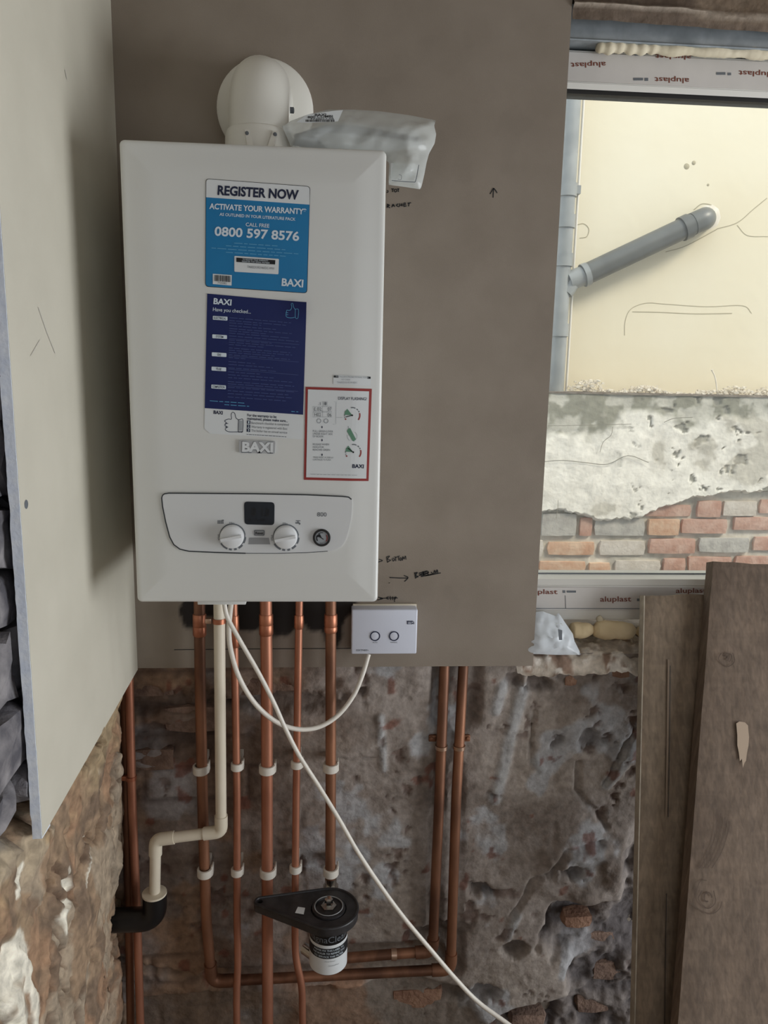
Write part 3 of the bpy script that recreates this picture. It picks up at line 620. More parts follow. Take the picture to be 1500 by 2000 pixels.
bl = [zx(*q) for q in [(-700, 900), (-200, 930), (165, 910), (270, 890), (330, 905), (400, 920), (470, 938), (505, 962), (600, 955), (730, 950), (800, 915), (880, 885), (1000, 838), (1060, 822), (1210, 805), (1310, 780), (1400, 796), (1500, 785), (1800, 800), (2600, 820)]]
BLx = np.array([pe(*q)[0] for q in bl]); BLz = np.array([pe(*q)[1] for q in bl])
px_ = np.arange(.3, 3.9, .007); nzr = 110; V = []; 
low = np.interp(px_, BLx, BLz)+(fbm(px_, px_*0, 40, 4, 91)-.5)*.03
tz = np.linspace(0, 1, nzr)
PX = np.repeat(px_, nzr); PZ = (low[:, None]+(ztop-low)[:, None]*tz[None, :]).ravel(); TT = np.tile(tz, len(px_))
p1 = fbm(PX, PZ, 5, 5, 92); p2 = fbm(PX, PZ, 16, 4, 93); p3 = fbm(PX, PZ, 4.5, 5, 94)
lay = np.minimum(1, TT*40)
flk = sm((p2-.53)/.02)*sm((PX-1.6)/.3)*sm((fbm(PX, PZ, 22, 3, 95)-.62)/.03)      # small flakes fallen off
topg = sm((PZ-(ztop-.25)+(p1-.5)*.30+(fbm(PX, PZ, 2.2, 3, 96)-.5)*.35)/.07)
PY = YL-.014*lay+.02*(1-lay)-(p1-.5)*.014-(p2-.5)*.006+flk*.006+topg*.007
pc = np.tile(C(242, 238, 228), (len(PX), 1)); pc = mixc(pc, C(226, 221, 210), sm((p3-.5)/.1)*.6); pc = mixc(pc, C(150, 148, 134), topg*(.55+.45*sm((p2-.42)/.15)))
pc = mixc(pc, C(150, 148, 138), flk); pc = mixc(pc, C(188, 182, 168), sm((p3-.60)/.04)*.7)
Fp = grid(len(px_), nzr); 
mk('render_coat', np.stack([PX, PY, PZ], 1), Fp, m_ext, wlw, col=pc, smooth=60)
mk('render_crack', *join(*[ribbon([zx(*a) for a in s], wd, lambda x, y: at(x, y, Y=YL-.023)) for s, wd in [([(185, 605), (300, 598), (440, 612), (560, 620), (680, 570), (800, 610)], 1.3), ([(590, 400), (580, 450), (535, 490), (515, 550)], 1.0), ([(210, 395), (400, 392), (700, 385)], 1.0), ([(890, 375), (950, 352), (1060, 345)], 1.2), ([(270, 830), (268, 880), (258, 940)], 1.0)]]), m_crackd, wlw, smooth=False)
mk('wall_cap', *box(.0, 4.2, YL-.012, YU, ztop-.008, ztop), m_conc, wlw, smooth=False)
# crumbs of mortar on top of the low wall: nobody could count them
cr = []; rs = np.random.RandomState(5)
for k in range(2200):
    x = rs.uniform(1.1, 3.0); dens = fbm(np.array([x]), np.array([0.]), 9, 3, 97)[0]
    if rs.rand() > (dens-.25)*2.2: continue
    if abs(x-at(1084, 762, Y=YU-.075)[0]) < .06: continue
    s = .004+.010*rs.rand()**2; hgt = rs.rand()*.028*max(0, dens-.38)*4
    cr.append(lump(x, YL+rs.uniform(-.0, .13), ztop+s*.35+hgt, s*1.6, s*1.4, s, k, .5, 1, 3))
sf = mk('mortar_crumbs', *join(*cr), m_rubble, smooth=False); sf['kind'] = 'stuff'; tag(sf, 'pale mortar crumbs lying along the top of the low yard wall', 'rubble')
tag(mk('dry_stalk', *tube(smoothpath([at(*q, Y=YL+.03) for q in [(1401, 770), (1399, 750), (1396, 735), (1390, 722)]], 5), [.0032]*15+[.006], 7), m_rubble), 'thin dry stalk sticking up from the low yard wall', 'plant')
# soil stack and branch pipe
Ys = YU-.075
def ex(px, py, Y=Ys): return at(px, py, Y=Y)
st_ = thing('soil_stack', tuple(ex(1085, 770)), 'tall grey plastic soil pipe on the cream wall at the window edge', 'pipe')
top, botm = ex(1117, 190), ex(1084, 762); up = (top-botm); a, b = botm-up*.02, top+up*.5
b[0] = a[0]+(top[0]-botm[0])*1.5; 
mk('pipe', *tube(straight(a, b, 2), .040, 20), m_greyl, st_)
for py in (365, 425, 500, 640):
    c = botm+up*((762-py)/572.); mk('socket', *tube(straight(c-up*.02, c+up*.025, 2), .046, 20), m_greyl, st_)
c = botm+up*((762-363)/572.); mk('bracket', *box(c[0]+.03, c[0]+.062, Ys-.01, YU, c[2]-.015, c[2]+.02), m_greyl, st_, smooth=False)
j0, j1, j2, j3 = ex(1104, 572), ex(1122, 545), ex(1142, 537), ex(1352, 438)
mk('branch_socket', *join(tube(straight(j0, j1, 2), .036, 16), tube(straight(j1-(j2-j1)*.6, j2, 2), .044, 20), tube(straight(j2-(j2-j1)*.2, j2+(j2-j1)*.3, 2), .052, 20)), m_greyl, st_)
mk('cable', *tube([a+np.array([.062, .03, 0]), b+np.array([.062, .03, 0])], .006, 8), m_cable, st_)
bp = thing('branch_pipe', tuple(j3), 'dark grey waste pipe sloping up into the cream wall', 'pipe')
mk('pipe', *tube(straight(j2-(j3-j2)*.02, j3+(j3-j2)*.08, 2), .048, 22), m_grey, bp)
e0 = j3+(j3-j2)*.02; e1 = ex(1366, 432); e2 = at(1372, 430, Y=YU+.03)
mk('elbow', *tube(bendpath([j3-(j3-j2)*.0, e1+(j3-j2)*.05, at(1374, 428, Y=YU+.04)], .03), .050, 22), m_grey, bp)
mk('collar', *tube(straight(j3-(j3-j2)*.10, j3-(j3-j2)*.03, 2), .055, 22), m_grey, bp)

# ------------------------------------------------------------------ the boiler
BX0, BX1, BZ0, BZ1, BY = .080, .4715, 1.150, 1.852, -.300
def inset_y(d):
    return BY+.0045*(1-sm(np.asarray(d)/.05))+(.006-np.sqrt(np.maximum(0, .006**2-(.006-np.minimum(d, .006))**2)))
def yfront(x, z):
    return float(inset_y(max(0.0, min(x-BX0, BX1-x, z-BZ0, BZ1-z))))
boiler = thing('boiler', ((BX0+BX1)/2, -.15, BZ0), 'white wall-hung gas boiler with blue stickers, two dials and a pressure gauge', 'boiler')
def rring(inset, y, rad, n=6):
    a0_, a1_, b0, b1 = BX0+inset, BX1-inset, BZ0+inset, BZ1-inset; r = max(.002, rad-inset*.5); P = []
    for cx, cz, s in ((a1_-r, b1-r, 0), (a0_+r, b1-r, 1), (a0_+r, b0+r, 2), (a1_-r, b0+r, 3)):
        for k in range(n):
            t = math.pi/2*(s+k/(n-1)); P.append((cx+r*math.cos(t), y, cz+r*math.sin(t)))
    return P
rings = [rring(.004, -.003, .008), rring(0, -.006, .008)]+[rring(0, -.288, .008)]
for d in (0, .0006, .0016, .003, .006, .01, .015, .022, .03, .04, .05): rings.append(rring(d, float(inset_y(d)), .008))
nr = len(rings[0]); V = [p for r in rings for p in r]
F = [(i*nr+k, (i+1)*nr+k, (i+1)*nr+(k+1) % nr, i*nr+(k+1) % nr) for i in range(len(rings)-1) for k in range(nr)]
F += [tuple(range(nr)), tuple(range((len(rings)-1)*nr, len(rings)*nr))[::-1]]
mk('casing', V, F, m_white, boiler, smooth=50)
def bf(off):
    def plane(x, y):
        p = at(x, y, Y=BY); return np.array([p[0], yfront(p[0], p[2])-off, p[2]])
    return plane
S0, S1, S2, S3 = bf(.0005), bf(.0010), bf(.0015), bf(.002)
def plate(name, pxs, mt, parent, off=.0006, thick=None, sub=6, smooth=False):
    """thin sheet with the outline of photo pixels, following the casing front"""
    P = resample(pxs, max(len(pxs)*sub, 24)) if sub else np.array(pxs, float)
    top_ = np.array([bf(off)(*q) for q in P]); bot_ = np.array([bf(off-(thick or .0004))(*q) for q in P]); n = len(P)
    F = [tuple(range(n))]+[(i, i+n, (i+1) % n+n, (i+1) % n) for i in range(n)]
    return mk(name, np.vstack([top_, bot_]), F, mt, parent, smooth=smooth)
def rpoly(q, r, n=5):
    """rounded corners of a pixel polygon"""
    P = [np.array(p, float) for p in q]; out = []
    for i in range(len(P)):
        a, b, c = P[i-1], P[i], P[(i+1) % len(P)]; u1 = (a-b)/np.linalg.norm(a-b); u2 = (c-b)/np.linalg.norm(c-b)
        for k in range(n):
            t = k/(n-1); out.append((1-t)**2*(b+u1*r)+2*t*(1-t)*b+t*t*(b+u2*r))
    return [tuple(p) for p in out]
def lerpq(q, s, t):
    """pixel inside a four-cornered sheet (TL, TR, BR, BL)"""
    q = [np.array(p, float) for p in q]; return tuple((q[0]*(1-s)+q[1]*s)*(1-t)+(q[3]*(1-s)+q[2]*s)*t)
def lines(plane, quad, rows, h, mt, name, parent):
    """rows of print too small to read: short word dashes (s0, s1, t) inside a quad"""
    rs = np.random.RandomState(len(rows)*7+int(h*10)); out = []
    for s0, s1, t in rows:
        s = s0
        while s < s1-.01:
            w_ = min(s1-s, rs.uniform(.03, .09)); a = np.array(lerpq(quad, s, t)); b = np.array(lerpq(quad, s+w_, t)); hh = np.array([0, h])
            out.append(quadpx([a, b, b+hh, a+hh], plane)); s += w_+.014
    return mk(name, *join(*out), mt, parent, smooth=False)
def gridplate(name, quad, mt, parent, off, nx=16, nz=12):
    P = [lerpq(quad, a, b) for a in np.linspace(0, 1, nx) for b in np.linspace(0, 1, nz)]
    return mk(name, np.array([bf(off)(*q) for q in P]), [q[::-1] for q in grid(nx, nz)], mt, parent, smooth=False)
# sticker one: register now
Q1 = [(402, 349), (606, 364), (600, 573), (401, 560)]
s1 = plate('warranty_sticker', rpoly(Q1, 7), m_black, boiler, .0006, sub=0); s1['label'] = 'blue and white warranty registration sticker'
ins = lambda q, k: [(q[0][0]+k, q[0][1]+k), (q[1][0]-k, q[1][1]+k), (q[2][0]-k, q[2][1]-k), (q[3][0]+k, q[3][1]-k)]
Q1i = ins(Q1, 1.0)
mk('sticker_header', *quadpx(rpoly(Q1i, 6.5)[:10]+[(604.5, 400), (402.8, 385.5)], S1), m_paper, s1, smooth=False)
hd = rpoly(Q1i, 6.5)
mk('sticker_field', *quadpx([(402.8, 385.5), (604.5, 400)]+hd[10:20], S1), m_blue, s1, smooth=False)
mk('lettering', *text('REGISTER NOW', (425, 380.5), (583, 390), 17.5, S2, .034), m_navyink, s1, smooth=False)
letters([text('ACTIVATE YOUR WARRANTY*', (409, 408), (598, 419), 10.5, S2, .03), text('AS OUTLINED IN YOUR LITERATURE PACK', (429, 421.5), (577, 431.5), 5.6, S2, .016),
                      text('CALL FREE', (480, 442), (526, 445), 7, S2, .012), text('0800 597 8576', (419, 460), (584, 470.5), 17, S2, .026), text('BAXI', (550, 558), (592, 561), 14, S2, .03)], m_whiteink, s1, 'lettering')
lines(S2, Q1, [(.28, .70, .575), (.20, .78, .605), (.06, .92, .635), (.20, .80, .665)], 1.6, m_paleblue, 'small_print', s1)
mk('serial_label', *quadpx(rpoly([(458, 500), (545, 506), (544, 536), (458, 531)], 2), S2), m_paper, s1, smooth=False)
mk('serial_bar', *quadpx([(462, 503.5), (538, 508.5), (537.5, 517), (462, 512)], S3), m_black, s1, smooth=False)
letters([text('TO REGISTER YOUR WARRANTY', (474, 508), (524, 511.3), 2.6, bf(.0024)), text('REGISTER THIS SERIAL NUMBER', (473, 511.8), (527, 515.3), 2.6, bf(.0024))], m_whiteink, s1, 'lettering')
mk('lettering', *text('TA602215921460DC-WW', (483, 523.5), (536, 527), 4.5, S3), m_greyink, s1, smooth=False)
mk('barcode_label', *quadpx([(416, 535), (453, 537.5), (452.5, 558), (416, 555)], S2), m_paper, s1, smooth=False)
bars = []; xq = 419.; rs = np.random.RandomState(2)
while xq < 450: w_ = rs.choice([.7, 1.1, 1.6]); dy = (xq-416)*.07; bars.append(quadpx([(xq, 537+dy), (xq+w_, 537+dy), (xq+w_, 549+dy), (xq, 549+dy)], S3)); xq += w_+rs.choice([.7, 1.1])
b_ = mk('barcode', *join(*bars), m_black, s1, smooth=False); b_['kind'] = 'stuff'
mk('lettering', *text('7725082', (425, 554.3), (443, 555.7), 3.6, S3), m_greyink, s1, smooth=False)
# sticker two: commissioning checklist, its upper right corner lifting
Q2 = [(405, 573.5), (599, 591), (592, 810), (400, 797)]
def lift(off):
    def plane(x, y):
        p = bf(off)(x, y); s = (x-400)/200; t = (y-573)/230; k = max(0, s-.72)/.28*max(0, 1-t/.30); p[1] -= .016*k*k; return p
    return plane
P = [lerpq(Q2, s, t) for s in np.linspace(0, 1, 25) for t in np.linspace(0, 1, 21)]
V = np.array([lift(.0009)(*q) for q in P]); Vk = np.array([lift(.0005)(*q) for q in P]); nn = len(P); Fg = grid(25, 21)
s2 = mk('checklist_sticker', np.vstack([V, Vk]), [q[::-1] for q in Fg]+[tuple(i+nn for i in q) for q in Fg], m_navy, boiler, smooth=60); s2['label'] = 'navy commissioning checklist sticker with a lifting corner'
L1, L2_ = lift(.0014), lift(.0019)
letters([text('BAXI', (417, 593.5), (452, 596.5), 11, L1, .03), text('Have you checked...', (416, 607.5), (490, 612.5), 7, L1, .004)], m_whiteink, s2, 'lettering')
thumb = [[(560, 606), (559, 618), (567, 621), (576, 620)], [(560, 606), (567, 606), (570, 600), (569, 594), (572, 593), (574, 601), (577, 605)], [(577, 604), (583, 605), (582, 621), (577, 620), (577, 604)], [(558, 611), (563, 611)], [(558, 615), (563, 615)]]
mk('thumb_drawing', *join(*[ribbon(s, .9, L1) for s in thumb]), m_paleblue, s2, smooth=False)
for (a, b), t in (((416, 617), 'ELECTRICAL'), ((415, 653), 'SYSTEM'), ((414, 688), 'GAS'), ((413.5, 716), 'FLUE'), ((413, 751), 'COMPLETION')):
    mk('heading_tag', *quadpx(rpoly([(a, b), (a+28.5, b+1.8), (a+28.5, b+9.3), (a, b+7.5)], 1.5), L1), m_whiteink, s2, smooth=False)
    k = min(1, len(t)/10.); mk('lettering', *text(t, (a+14-12*k, b+6.2), (a+14+12*k, b+7.6), 4.4, L2_, .012), m_navyink, s2, smooth=False)
rows = []
for t, s in [(.19, .85), (.215, .80), (.235, .55), (.26, .70), (.285, .86), (.305, .6), (.325, .85), (.35, .93), (.385, .66), (.405, .9), (.425, .6), (.455, .85), (.475, .87), (.495, .7), (.515, .85), (.54, .4), (.575, .5), (.60, .68), (.63, .72), (.665, .55), (.69, .7), (.715, .88), (.75, .9), (.77, .8), (.80, .9), (.83, .85), (.855, .9), (.885, .82)]: rows.append((.23, s, t))
lines(L1, Q2, rows, 1.3, m_dimnavy, 'small_print', s2)
mk('rule_line', *join(*[ribbon([lerpq(Q2, .23, t), lerpq(Q2, .94, t+.005)], .9, L1, False) for t in (.375, .53, .645, .79)]), m_dimnavy, s2, smooth=False)
lines(L1, Q2, [(.2, .45, .955), (.05, .4, .93)], 1.2, m_paleblue, 'small_print', s2)
lines(L1, Q2, [(.88, .95, .975)], 1.2, m_paleblue, 'small_print', s2)
# white foot of the sticker
Q3 = [(400, 797), (592, 810), (590, 858), (399, 846)]
s3 = plate('warranty_note', Q3, m_paper, boiler, .0006); s3['label'] = 'white warranty note with a thumbs up drawing'
letters([text('BAXI', (417, 808), (435, 809.5), 6.5, S1, .03), text('For the warranty to be', (483, 813), (540, 816.5), 5, S1, .02), text('maintained, please make sure...', (483, 819.5), (562, 824.5), 5, S1, .02)], m_navyink, s3, 'lettering')
letters([text('Benchmark checklist is completed', (491, 828), (564, 831.5), 4.6, S1), text('Warranty is registered with Baxi', (491, 835.5), (561, 839.5), 4.6, S1), text('The boiler has an annual service', (491, 843), (561, 847), 4.6, S1)], m_greyink, s3, 'lettering')
for (a, b), t in (((482.5, 821), '1'), ((482.3, 829), '2'), ((482, 836.7), '3')):
    mk('number_box', *quadpx([(a, b), (a+6.7, b+.4), (a+6.6, b+7), (a, b+6.6)], S1), m_navyink, s3, smooth=False)
    mk('lettering', *text(t, (a+2.2, b+5.6), (a+4.6, b+5.7), 4.4, S2, .02), m_whiteink, s3, smooth=False)
lines(S1, [(482, 847), (561, 852), (561, 854), (482, 849)], [(0, .98, .3)], 1.2, m_greyink, 'small_print', s3)
th2 = [[(475, 843), (460, 843.5), (446, 843), (440, 838), (444, 834), (439, 830), (443, 826.5), (439, 822), (446, 818.5), (452, 818.5), (452, 809), (455, 805), (459, 808), (461, 816), (466, 820)], [(440, 827), (446, 827)], [(440, 834), (446, 834)], [(466, 820), (470, 819), (474.5, 820), (474, 842), (469, 843.5), (465.5, 842), (466, 820)]]
mk('thumb_drawing', *join(*[ribbon(s, 1.1, S1) for s in th2]), m_navyink, s3, smooth=False)
mk('cuff', *quadpx([(467.5, 821), (473, 821.5), (472.6, 841), (467, 841)], S1), m_pale, s3, smooth=False)
# raised badge
bd = plate('brand_badge', rpoly([(467, 859.5), (538, 861.5), (537, 886), (467, 884)], 3), m_badge, boiler, .0028, .0026, sub=0, smooth=40); bd['label'] = 'raised silver maker badge'
mk('lettering', *text('BAXI', (473, 881), (533.5, 882.5), 18, bf(.0036), .045), m_paper, bd, smooth=False)
mk('lettering_shade', *text('BAXI', (472, 882.5), (533.5, 884), 20, bf(.0031), .05), m_greyink, bd, smooth=False)
# small installer label and the red bordered instruction sticker
Q5 = [(651, 732), (725, 736), (724, 754), (651, 750)]
s5 = gridplate('code_label', Q5, m_paper, boiler, .0006); s5['label'] = 'small white code label with a black heading'
mk('heading_bar', *quadpx([(652, 733.2), (724, 735.8), (724, 740), (652, 737.4)], S1), m_black, s5, smooth=False)
mk('lettering', *text("INSTALLER'S PROMOTIONAL CODE", (656, 736.8), (720, 739), 2.8, S2, .01), m_pale, s5, smooth=False)
letters([text('KEY CODE', (667, 742.5), (684, 743), 2.8, S1), text('TA602215-9214-6DC', (658, 748.5), (698, 749), 3.4, S1)], m_pale, s5, 'lettering')
Q4 = [(597, 755.5), (726.5, 759.5), (720, 940), (593.5, 937)]
s4 = gridplate('instruction_sticker', Q4, m_red, boiler, .0007); s4['label'] = 'instruction sticker with a dark red border'
gridplate('sticker_field', [(601.5, 760.5), (721, 764.5), (715.5, 935), (598, 932)], m_paper, s4, .0011)
letters([text('DISPLAY FLASHING?', (660.5, 780.5), (716.5, 782), 5.6, S2, .006), text('BAXI', (688, 913.5), (710.5, 914.5), 7, S2, .03)], m_navyink, s4, 'lettering')
seg = [text('E.02', (613.5, 802), (628, 802), 6.5, S2), text('07', (640, 802), (647.5, 802), 6.5, S2), text('H02', (614, 813), (627, 813), 6.5, S2), text('06', (639.5, 813.5), (647.5, 813.5), 6.5, S2), text('.1 1', (622, 791), (633, 791), 5.5, S2), text('8', (634, 791), (638, 791), 5.5, S2, .03)]
letters([*seg, text('PULL GREEN LEVER', (611, 843.5), (650.5, 844.5), 3.6, S2), text('UNDER RIGHT SIDE', (611, 848.7), (649.5, 849.5), 3.6, S2), text('OF BOILER.', (611, 853.8), (632.5, 854.2), 3.6, S2), text('RELEASE WHEN', (611, 869.3), (642.5, 869.8), 3.6, S2), text('INDICATOR', (611, 874.6), (632.5, 875), 3.6, S2), text('REACHES GREEN', (611, 880), (644.5, 880.4), 3.6, S2), text('*PRESS RESET IF DISPLAY', (611, 894.5), (651.5, 895.2), 3, S2), text('CONTINUES TO FLASH', (611, 899), (646, 899.5), 3, S2)], m_greyink, s4, 'lettering')
bx_ = lambda a, b, c, d: [(a, b), (c, b), (c, d), (a, d), (a, b)]
mk('diagram_lines', *join(*[ribbon(s, .55, S2, False) for s in [bx_(611, 794, 648, 803.5), bx_(611, 805, 648, 814.5), [(630, 794), (630, 814.5)], bx_(630, 784.5, 639.5, 792.5), [(652, 784.5), (656.5, 784.5), (656, 828.5), (650, 828.5)], [(656, 815), (669, 815.5)]]]), m_pale, s4, smooth=False)
def arcpx(c, r, a0, a1, w_, plane, n=8):
    return ribbon([(c[0]+r*math.cos(math.radians(a0+(a1-a0)*k/n)), c[1]-r*math.sin(math.radians(a0+(a1-a0)*k/n))) for k in range(n+1)], w_, plane, False)
for c, na in (((688, 811), 195), ((690, 883), 142)):
    mk('gauge_green', *quadpx([c, (c[0]-15.5, c[1]-1), (c[0]-14.5, c[1]-7), (c[0]-9.5, c[1]-12.5)], S2), m_green, s4, smooth=False)
    mk('gauge_scale', *join(arcpx(c, 15, 66, 100, 2, S2), arcpx(c, 15, 42, 55, 2, S2), arcpx(c, 15, 24, 34, 2, S2), arcpx(c, 15, 176, 184, 2, S2), arcpx(c, 15, 192, 198, 2, S2)), m_greyink, s4, smooth=False)
    mk('gauge_red', *join(arcpx(c, 15, -38, 16, 2.4, S2), arcpx(c, 15, 204, 216, 2.4, S2)), m_red, s4, smooth=False)
    t = math.radians(na); mk('gauge_needle', *join(ribbon([c, (c[0]+13*math.cos(t), c[1]-13*math.sin(t))], 1.5, S3, False), arcpx(c, .9, 0, 360, 1.9, S3)), m_black, s4, smooth=False)
mk('lever_drawing', *quadpx([(680, 837), (684, 836), (695.5, 858), (691.5, 862), (688.5, 861), (677.5, 842)], S2), m_green, s4, smooth=False)
mk('lever_ring', *join(arcpx((688, 852), 9.5, -70, 60, .7, S2), arcpx((688, 852), 9.5, 160, 240, .7, S2), ribbon([(681, 837), (680, 832)], 1, S2, False)), m_pale, s4, smooth=False)
mk('flow_arrows', *join(*[quadpx([(629, b), (630.4, b+3), (629, b+6), (627.6, b+3)], S2) for b in (831, 856.5, 885)]), m_navyink, s4, smooth=False)
mk('button_drawing', *join(arcpx((623, 822), 4, 0, 360, 1.5, S2, 14), arcpx((637, 822), 4, 0, 360, 1.5, S2, 14)), m_pale, s4, smooth=False)
lines(S2, Q4, [(.1, .82, .935)], .8, m_pale, 'small_print', s4)
# control panel
def curvepx(pts): return [tuple(p) for p in smoothpath(pts, 4)]
PAN = [(322, 964), (330, 962.8)]+[(400, 963.2), (500, 964), (600, 966), (670, 969.2)]+[(681, 970.5), (686.5, 975), (687.5, 984), (686, 1008), (681, 1034), (675, 1054), (667, 1066), (655, 1073), (640, 1076)]+[(600, 1078.6), (540, 1080.2), (480, 1080), (420, 1078.2), (370, 1076)]+[(352, 1072), (340, 1063), (332, 1048), (324, 1018), (318, 988), (316.5, 972), (318, 967)]
c0 = np.mean(np.array(PAN), 0); grow = lambda k: [tuple(c0+(np.array(p)-c0)*np.array([1+k/185., 1+k/58.])) for p in PAN]
cp = plate('control_panel', PAN, m_panel, boiler, .0022, .0018, sub=0, smooth=40); cp['label'] = 'white control panel plate'
gl = [PAN[-4], PAN[-3], PAN[-2], PAN[-1]]+PAN[:8]
mk('panel_groove', *join(ribbon(PAN[8-1::-1]+PAN[:-11:-1], 2.4, bf(.0024), False), ribbon(PAN[14:-9], 1.2, bf(.0024), False)), m_groove, cp, smooth=False)
ds = plate('display', rpoly([(477, 979), (536.5, 980.5), (536, 1025), (478, 1023.5)], 7), m_lcd, boiler, .003, .001, sub=0); ds['label'] = 'dark display reading 81.0'
mk('display_digits', *join(text('8', (491, 1006.5), (500, 1007), 15.5, bf(.0035), .012), text('1.0', (511.5, 1007.2), (526, 1007.6), 15.5, bf(.0035), .012)), m_black, ds, smooth=False)
mk('display_icons', *join(quadpx([(487, 1014), (490, 1013), (491, 1017), (488, 1018)], bf(.0035)), quadpx([(498, 1013), (503, 1014), (504, 1016), (499, 1015)], bf(.0035)), text('bar', (510, 1016.5), (519, 1016.8), 4, bf(.0035), .02)), m_black, ds, smooth=False)
def knob(cx, cy, parent, lab):
    c = bf(.0022)(cx, cy); R_ = .0187
    k_ = mk('knob', *lathe([(R_, -.0004), (R_, .010), (R_-.0012, .013), (R_-.004, .0145), (.0001, .016)], c, 'y', 40), m_knob, parent, smooth=35); k_['label'] = lab
    mk('knob_rim', *lathe([(R_+.0016, 0), (R_+.0016, .0012), (R_, .0014)], c, 'y', 40, cap=False), m_greyink, k_)
    t = math.radians(12); d = np.array([math.cos(t), 0, math.sin(t)]); nrm = np.array([-math.sin(t), 0, math.cos(t)]); y_ = np.array([0, -.0155, 0])
    a, b = c+y_-d*.0165, c+y_+d*.0165
    mk('grip_ridge', *prism([a-nrm*.0022, b-nrm*.0022, b+nrm*.0022, a+nrm*.0022], (0, -.0055, 0)), m_knob, k_, smooth=False)
    pl_ = bf(.0026); C_ = (cx, cy+1.5)
    for a0_, a1_, w2 in ((8, 74, 1.6), (-30, -2, 3.2), (-62, -40, 4), (-83, -71, 4), (-106, -93, 4), (-150, -113, 4.6)):
        mk('scale_mark', *arcpx(C_, 25, a0_, a1_, w2, pl_), m_greyink, k_, smooth=False)
    letters([text('Min', (cx-6, cy-23.5), (cx+3.5, cy-23), 3.8, pl_), text('Max', (cx-29.5, cy-2), (cx-28, cy+9), 3.8, pl_)], m_greyink, k_, 'lettering')
knob(454.5, 1046, boiler, 'left heating dial'); knob(558.5, 1047, boiler, 'right hot water dial')
mk('radiator_icon', *join(*[quadpx(pxrect(a, 1015.5, a+2, 1022.5), bf(.0026)) for a in (425.5, 428.6, 431.7, 434.8)], quadpx(pxrect(434, 1014.5, 438, 1016), bf(.0026))), m_greyink, boiler, smooth=False)
mk('tap_icon', *join(quadpx(pxrect(578, 1016, 587, 1017.4), bf(.0026)), quadpx(pxrect(581.4, 1017, 583, 1020), bf(.0026)), quadpx([(577, 1019.5), (585, 1019.5), (587, 1021.5), (586.6, 1024), (584, 1024), (583.5, 1022), (577, 1022)], bf(.0026))), m_greyink, boiler, smooth=False)
rb = plate('reset_button', rpoly([(496.5, 1034.5), (517, 1034.7), (517, 1045.5), (496.5, 1045.3)], 2.5), m_greyink, boiler, .0034, .0012, sub=0, smooth=40)
mk('button_face', *quadpx(rpoly([(498, 1035.7), (515.7, 1036), (515.7, 1044.2), (498, 1044)], 2), bf(.0037)), m_silver, rb, smooth=False)
mk('lettering', *text('Reset', (499.5, 1042.3), (515, 1042.6), 4.6, bf(.0041), .02), m_black, rb, smooth=False)
plate('grey_plate', [(487.5, 1049.5), (525, 1049.7), (528, 1062.5), (485.5, 1062.3)], m_silver, boiler, .0028, .0008, sub=0)
mk('lettering', *text('800', (619.5, 1008), (638, 1008.3), 8, bf(.0026), .004), m_greyink, boiler, smooth=False)
gc_ = bf(.0022)(628.5, 1049.3)
ga = mk('pressure_gauge', *lathe([(.0142, 0), (.0142, .003), (.0132, .0042), (.0112, .0042), (.0108, .002), (.0001, .002)], gc_, 'y', 40), m_gasket, boiler, smooth=35); ga['label'] = 'round pressure gauge'
mk('dial', *lathe([(.0108, .0022), (.0001, .0023)], gc_, 'y', 32), m_pale, ga)
pg = lambda x, y: bf(.0050)(x, y)
mk('dial_marks', *join(arcpx((628.5, 1049.5), 9.8, 150, 215, 2.2, pg), arcpx((628.5, 1049.5), 10.2, 75, 130, 1.4, pg), quadpx([(628.5, 1049), (618.5, 1047), (621.5, 1043), (625, 1041.5)], pg), text('bar', (625.5, 1060.6), (631, 1060.6), 2.4, pg)), m_black, ga, smooth=False)
mk('dial_red_arc', *arcpx((628.5, 1049.5), 10.6, -38, 32, 1.8, pg), m_red, ga, smooth=False)
mk('needle', *ribbon([(620, 1044), (632, 1052)], 1.6, lambda x, y: bf(.0055)(x, y), False), m_black, ga, smooth=False)
mk('drip_tab', *rbox(at(389, 1184, Y=-.27)[0], at(482, 1181, Y=-.27)[0], -.285, -.20, BZ0-.007, BZ0-.001, .001), m_white, boiler)
pk = at(278, 266, Y=-.02); mk('top_lug', *rbox(pk[0]-.004, pk[0]+.004, -.05, -.04, BZ1-.002, BZ1+.045, .001), m_white, boiler)

# ------------------------------------------------------------------ flue
fx_, fy_ = .270, -.150
flue = thing('flue_elbow', (fx_, fy_, BZ1), 'white flue elbow rising from the boiler top into the wall', 'flue')
mk('elbow', *tube(bendpath([(fx_, fy_, BZ1+.001), (fx_, fy_, 1.998), (fx_, -.01, 1.998)], .085, 14), .0485, 36), m_flue, flue, smooth=60)
mk('wall_rosette', *lathe([(.087, 0), (.087, .004), (.083, .009), (.062, .014), (.050, .016)], (fx_-.002, -.0005, 1.990), 'y', 56), m_flue, flue)
mk('collar', *lathe([(.0485, .058), (.0525, .056), (.055, .05), (.056, .001), (.050, .001)], (fx_, fy_, BZ1), 'z', 48), m_flue, flue)
for dx, rot in ((-.014, 1), (.030, -1)):
    V, F = prism([(fx_+dx-.004, fy_-.054, BZ1+.046), (fx_+dx+.004, fy_-.054, BZ1+.046), (fx_+dx+.004+.010*rot, fy_-.066, BZ1+.004), (fx_+dx-.006+.010*rot, fy_-.066, BZ1+.004)], (0, .014, 0)); mk('clamp_jaw', V, F, m_flue, flue, smooth=False)
    mk('clamp_screw', *lathe([(.003, 0), (.003, .003), (.0015, .004)], (fx_+dx, fy_-.054, BZ1+.040), 'y', 12), m_greyink, flue)
mk('test_point', *lathe([(.005, 0), (.005, .006), (.003, .007)], (fx_+.049, fy_+.03, 1.955), 'x', 12), m_greyink, flue)

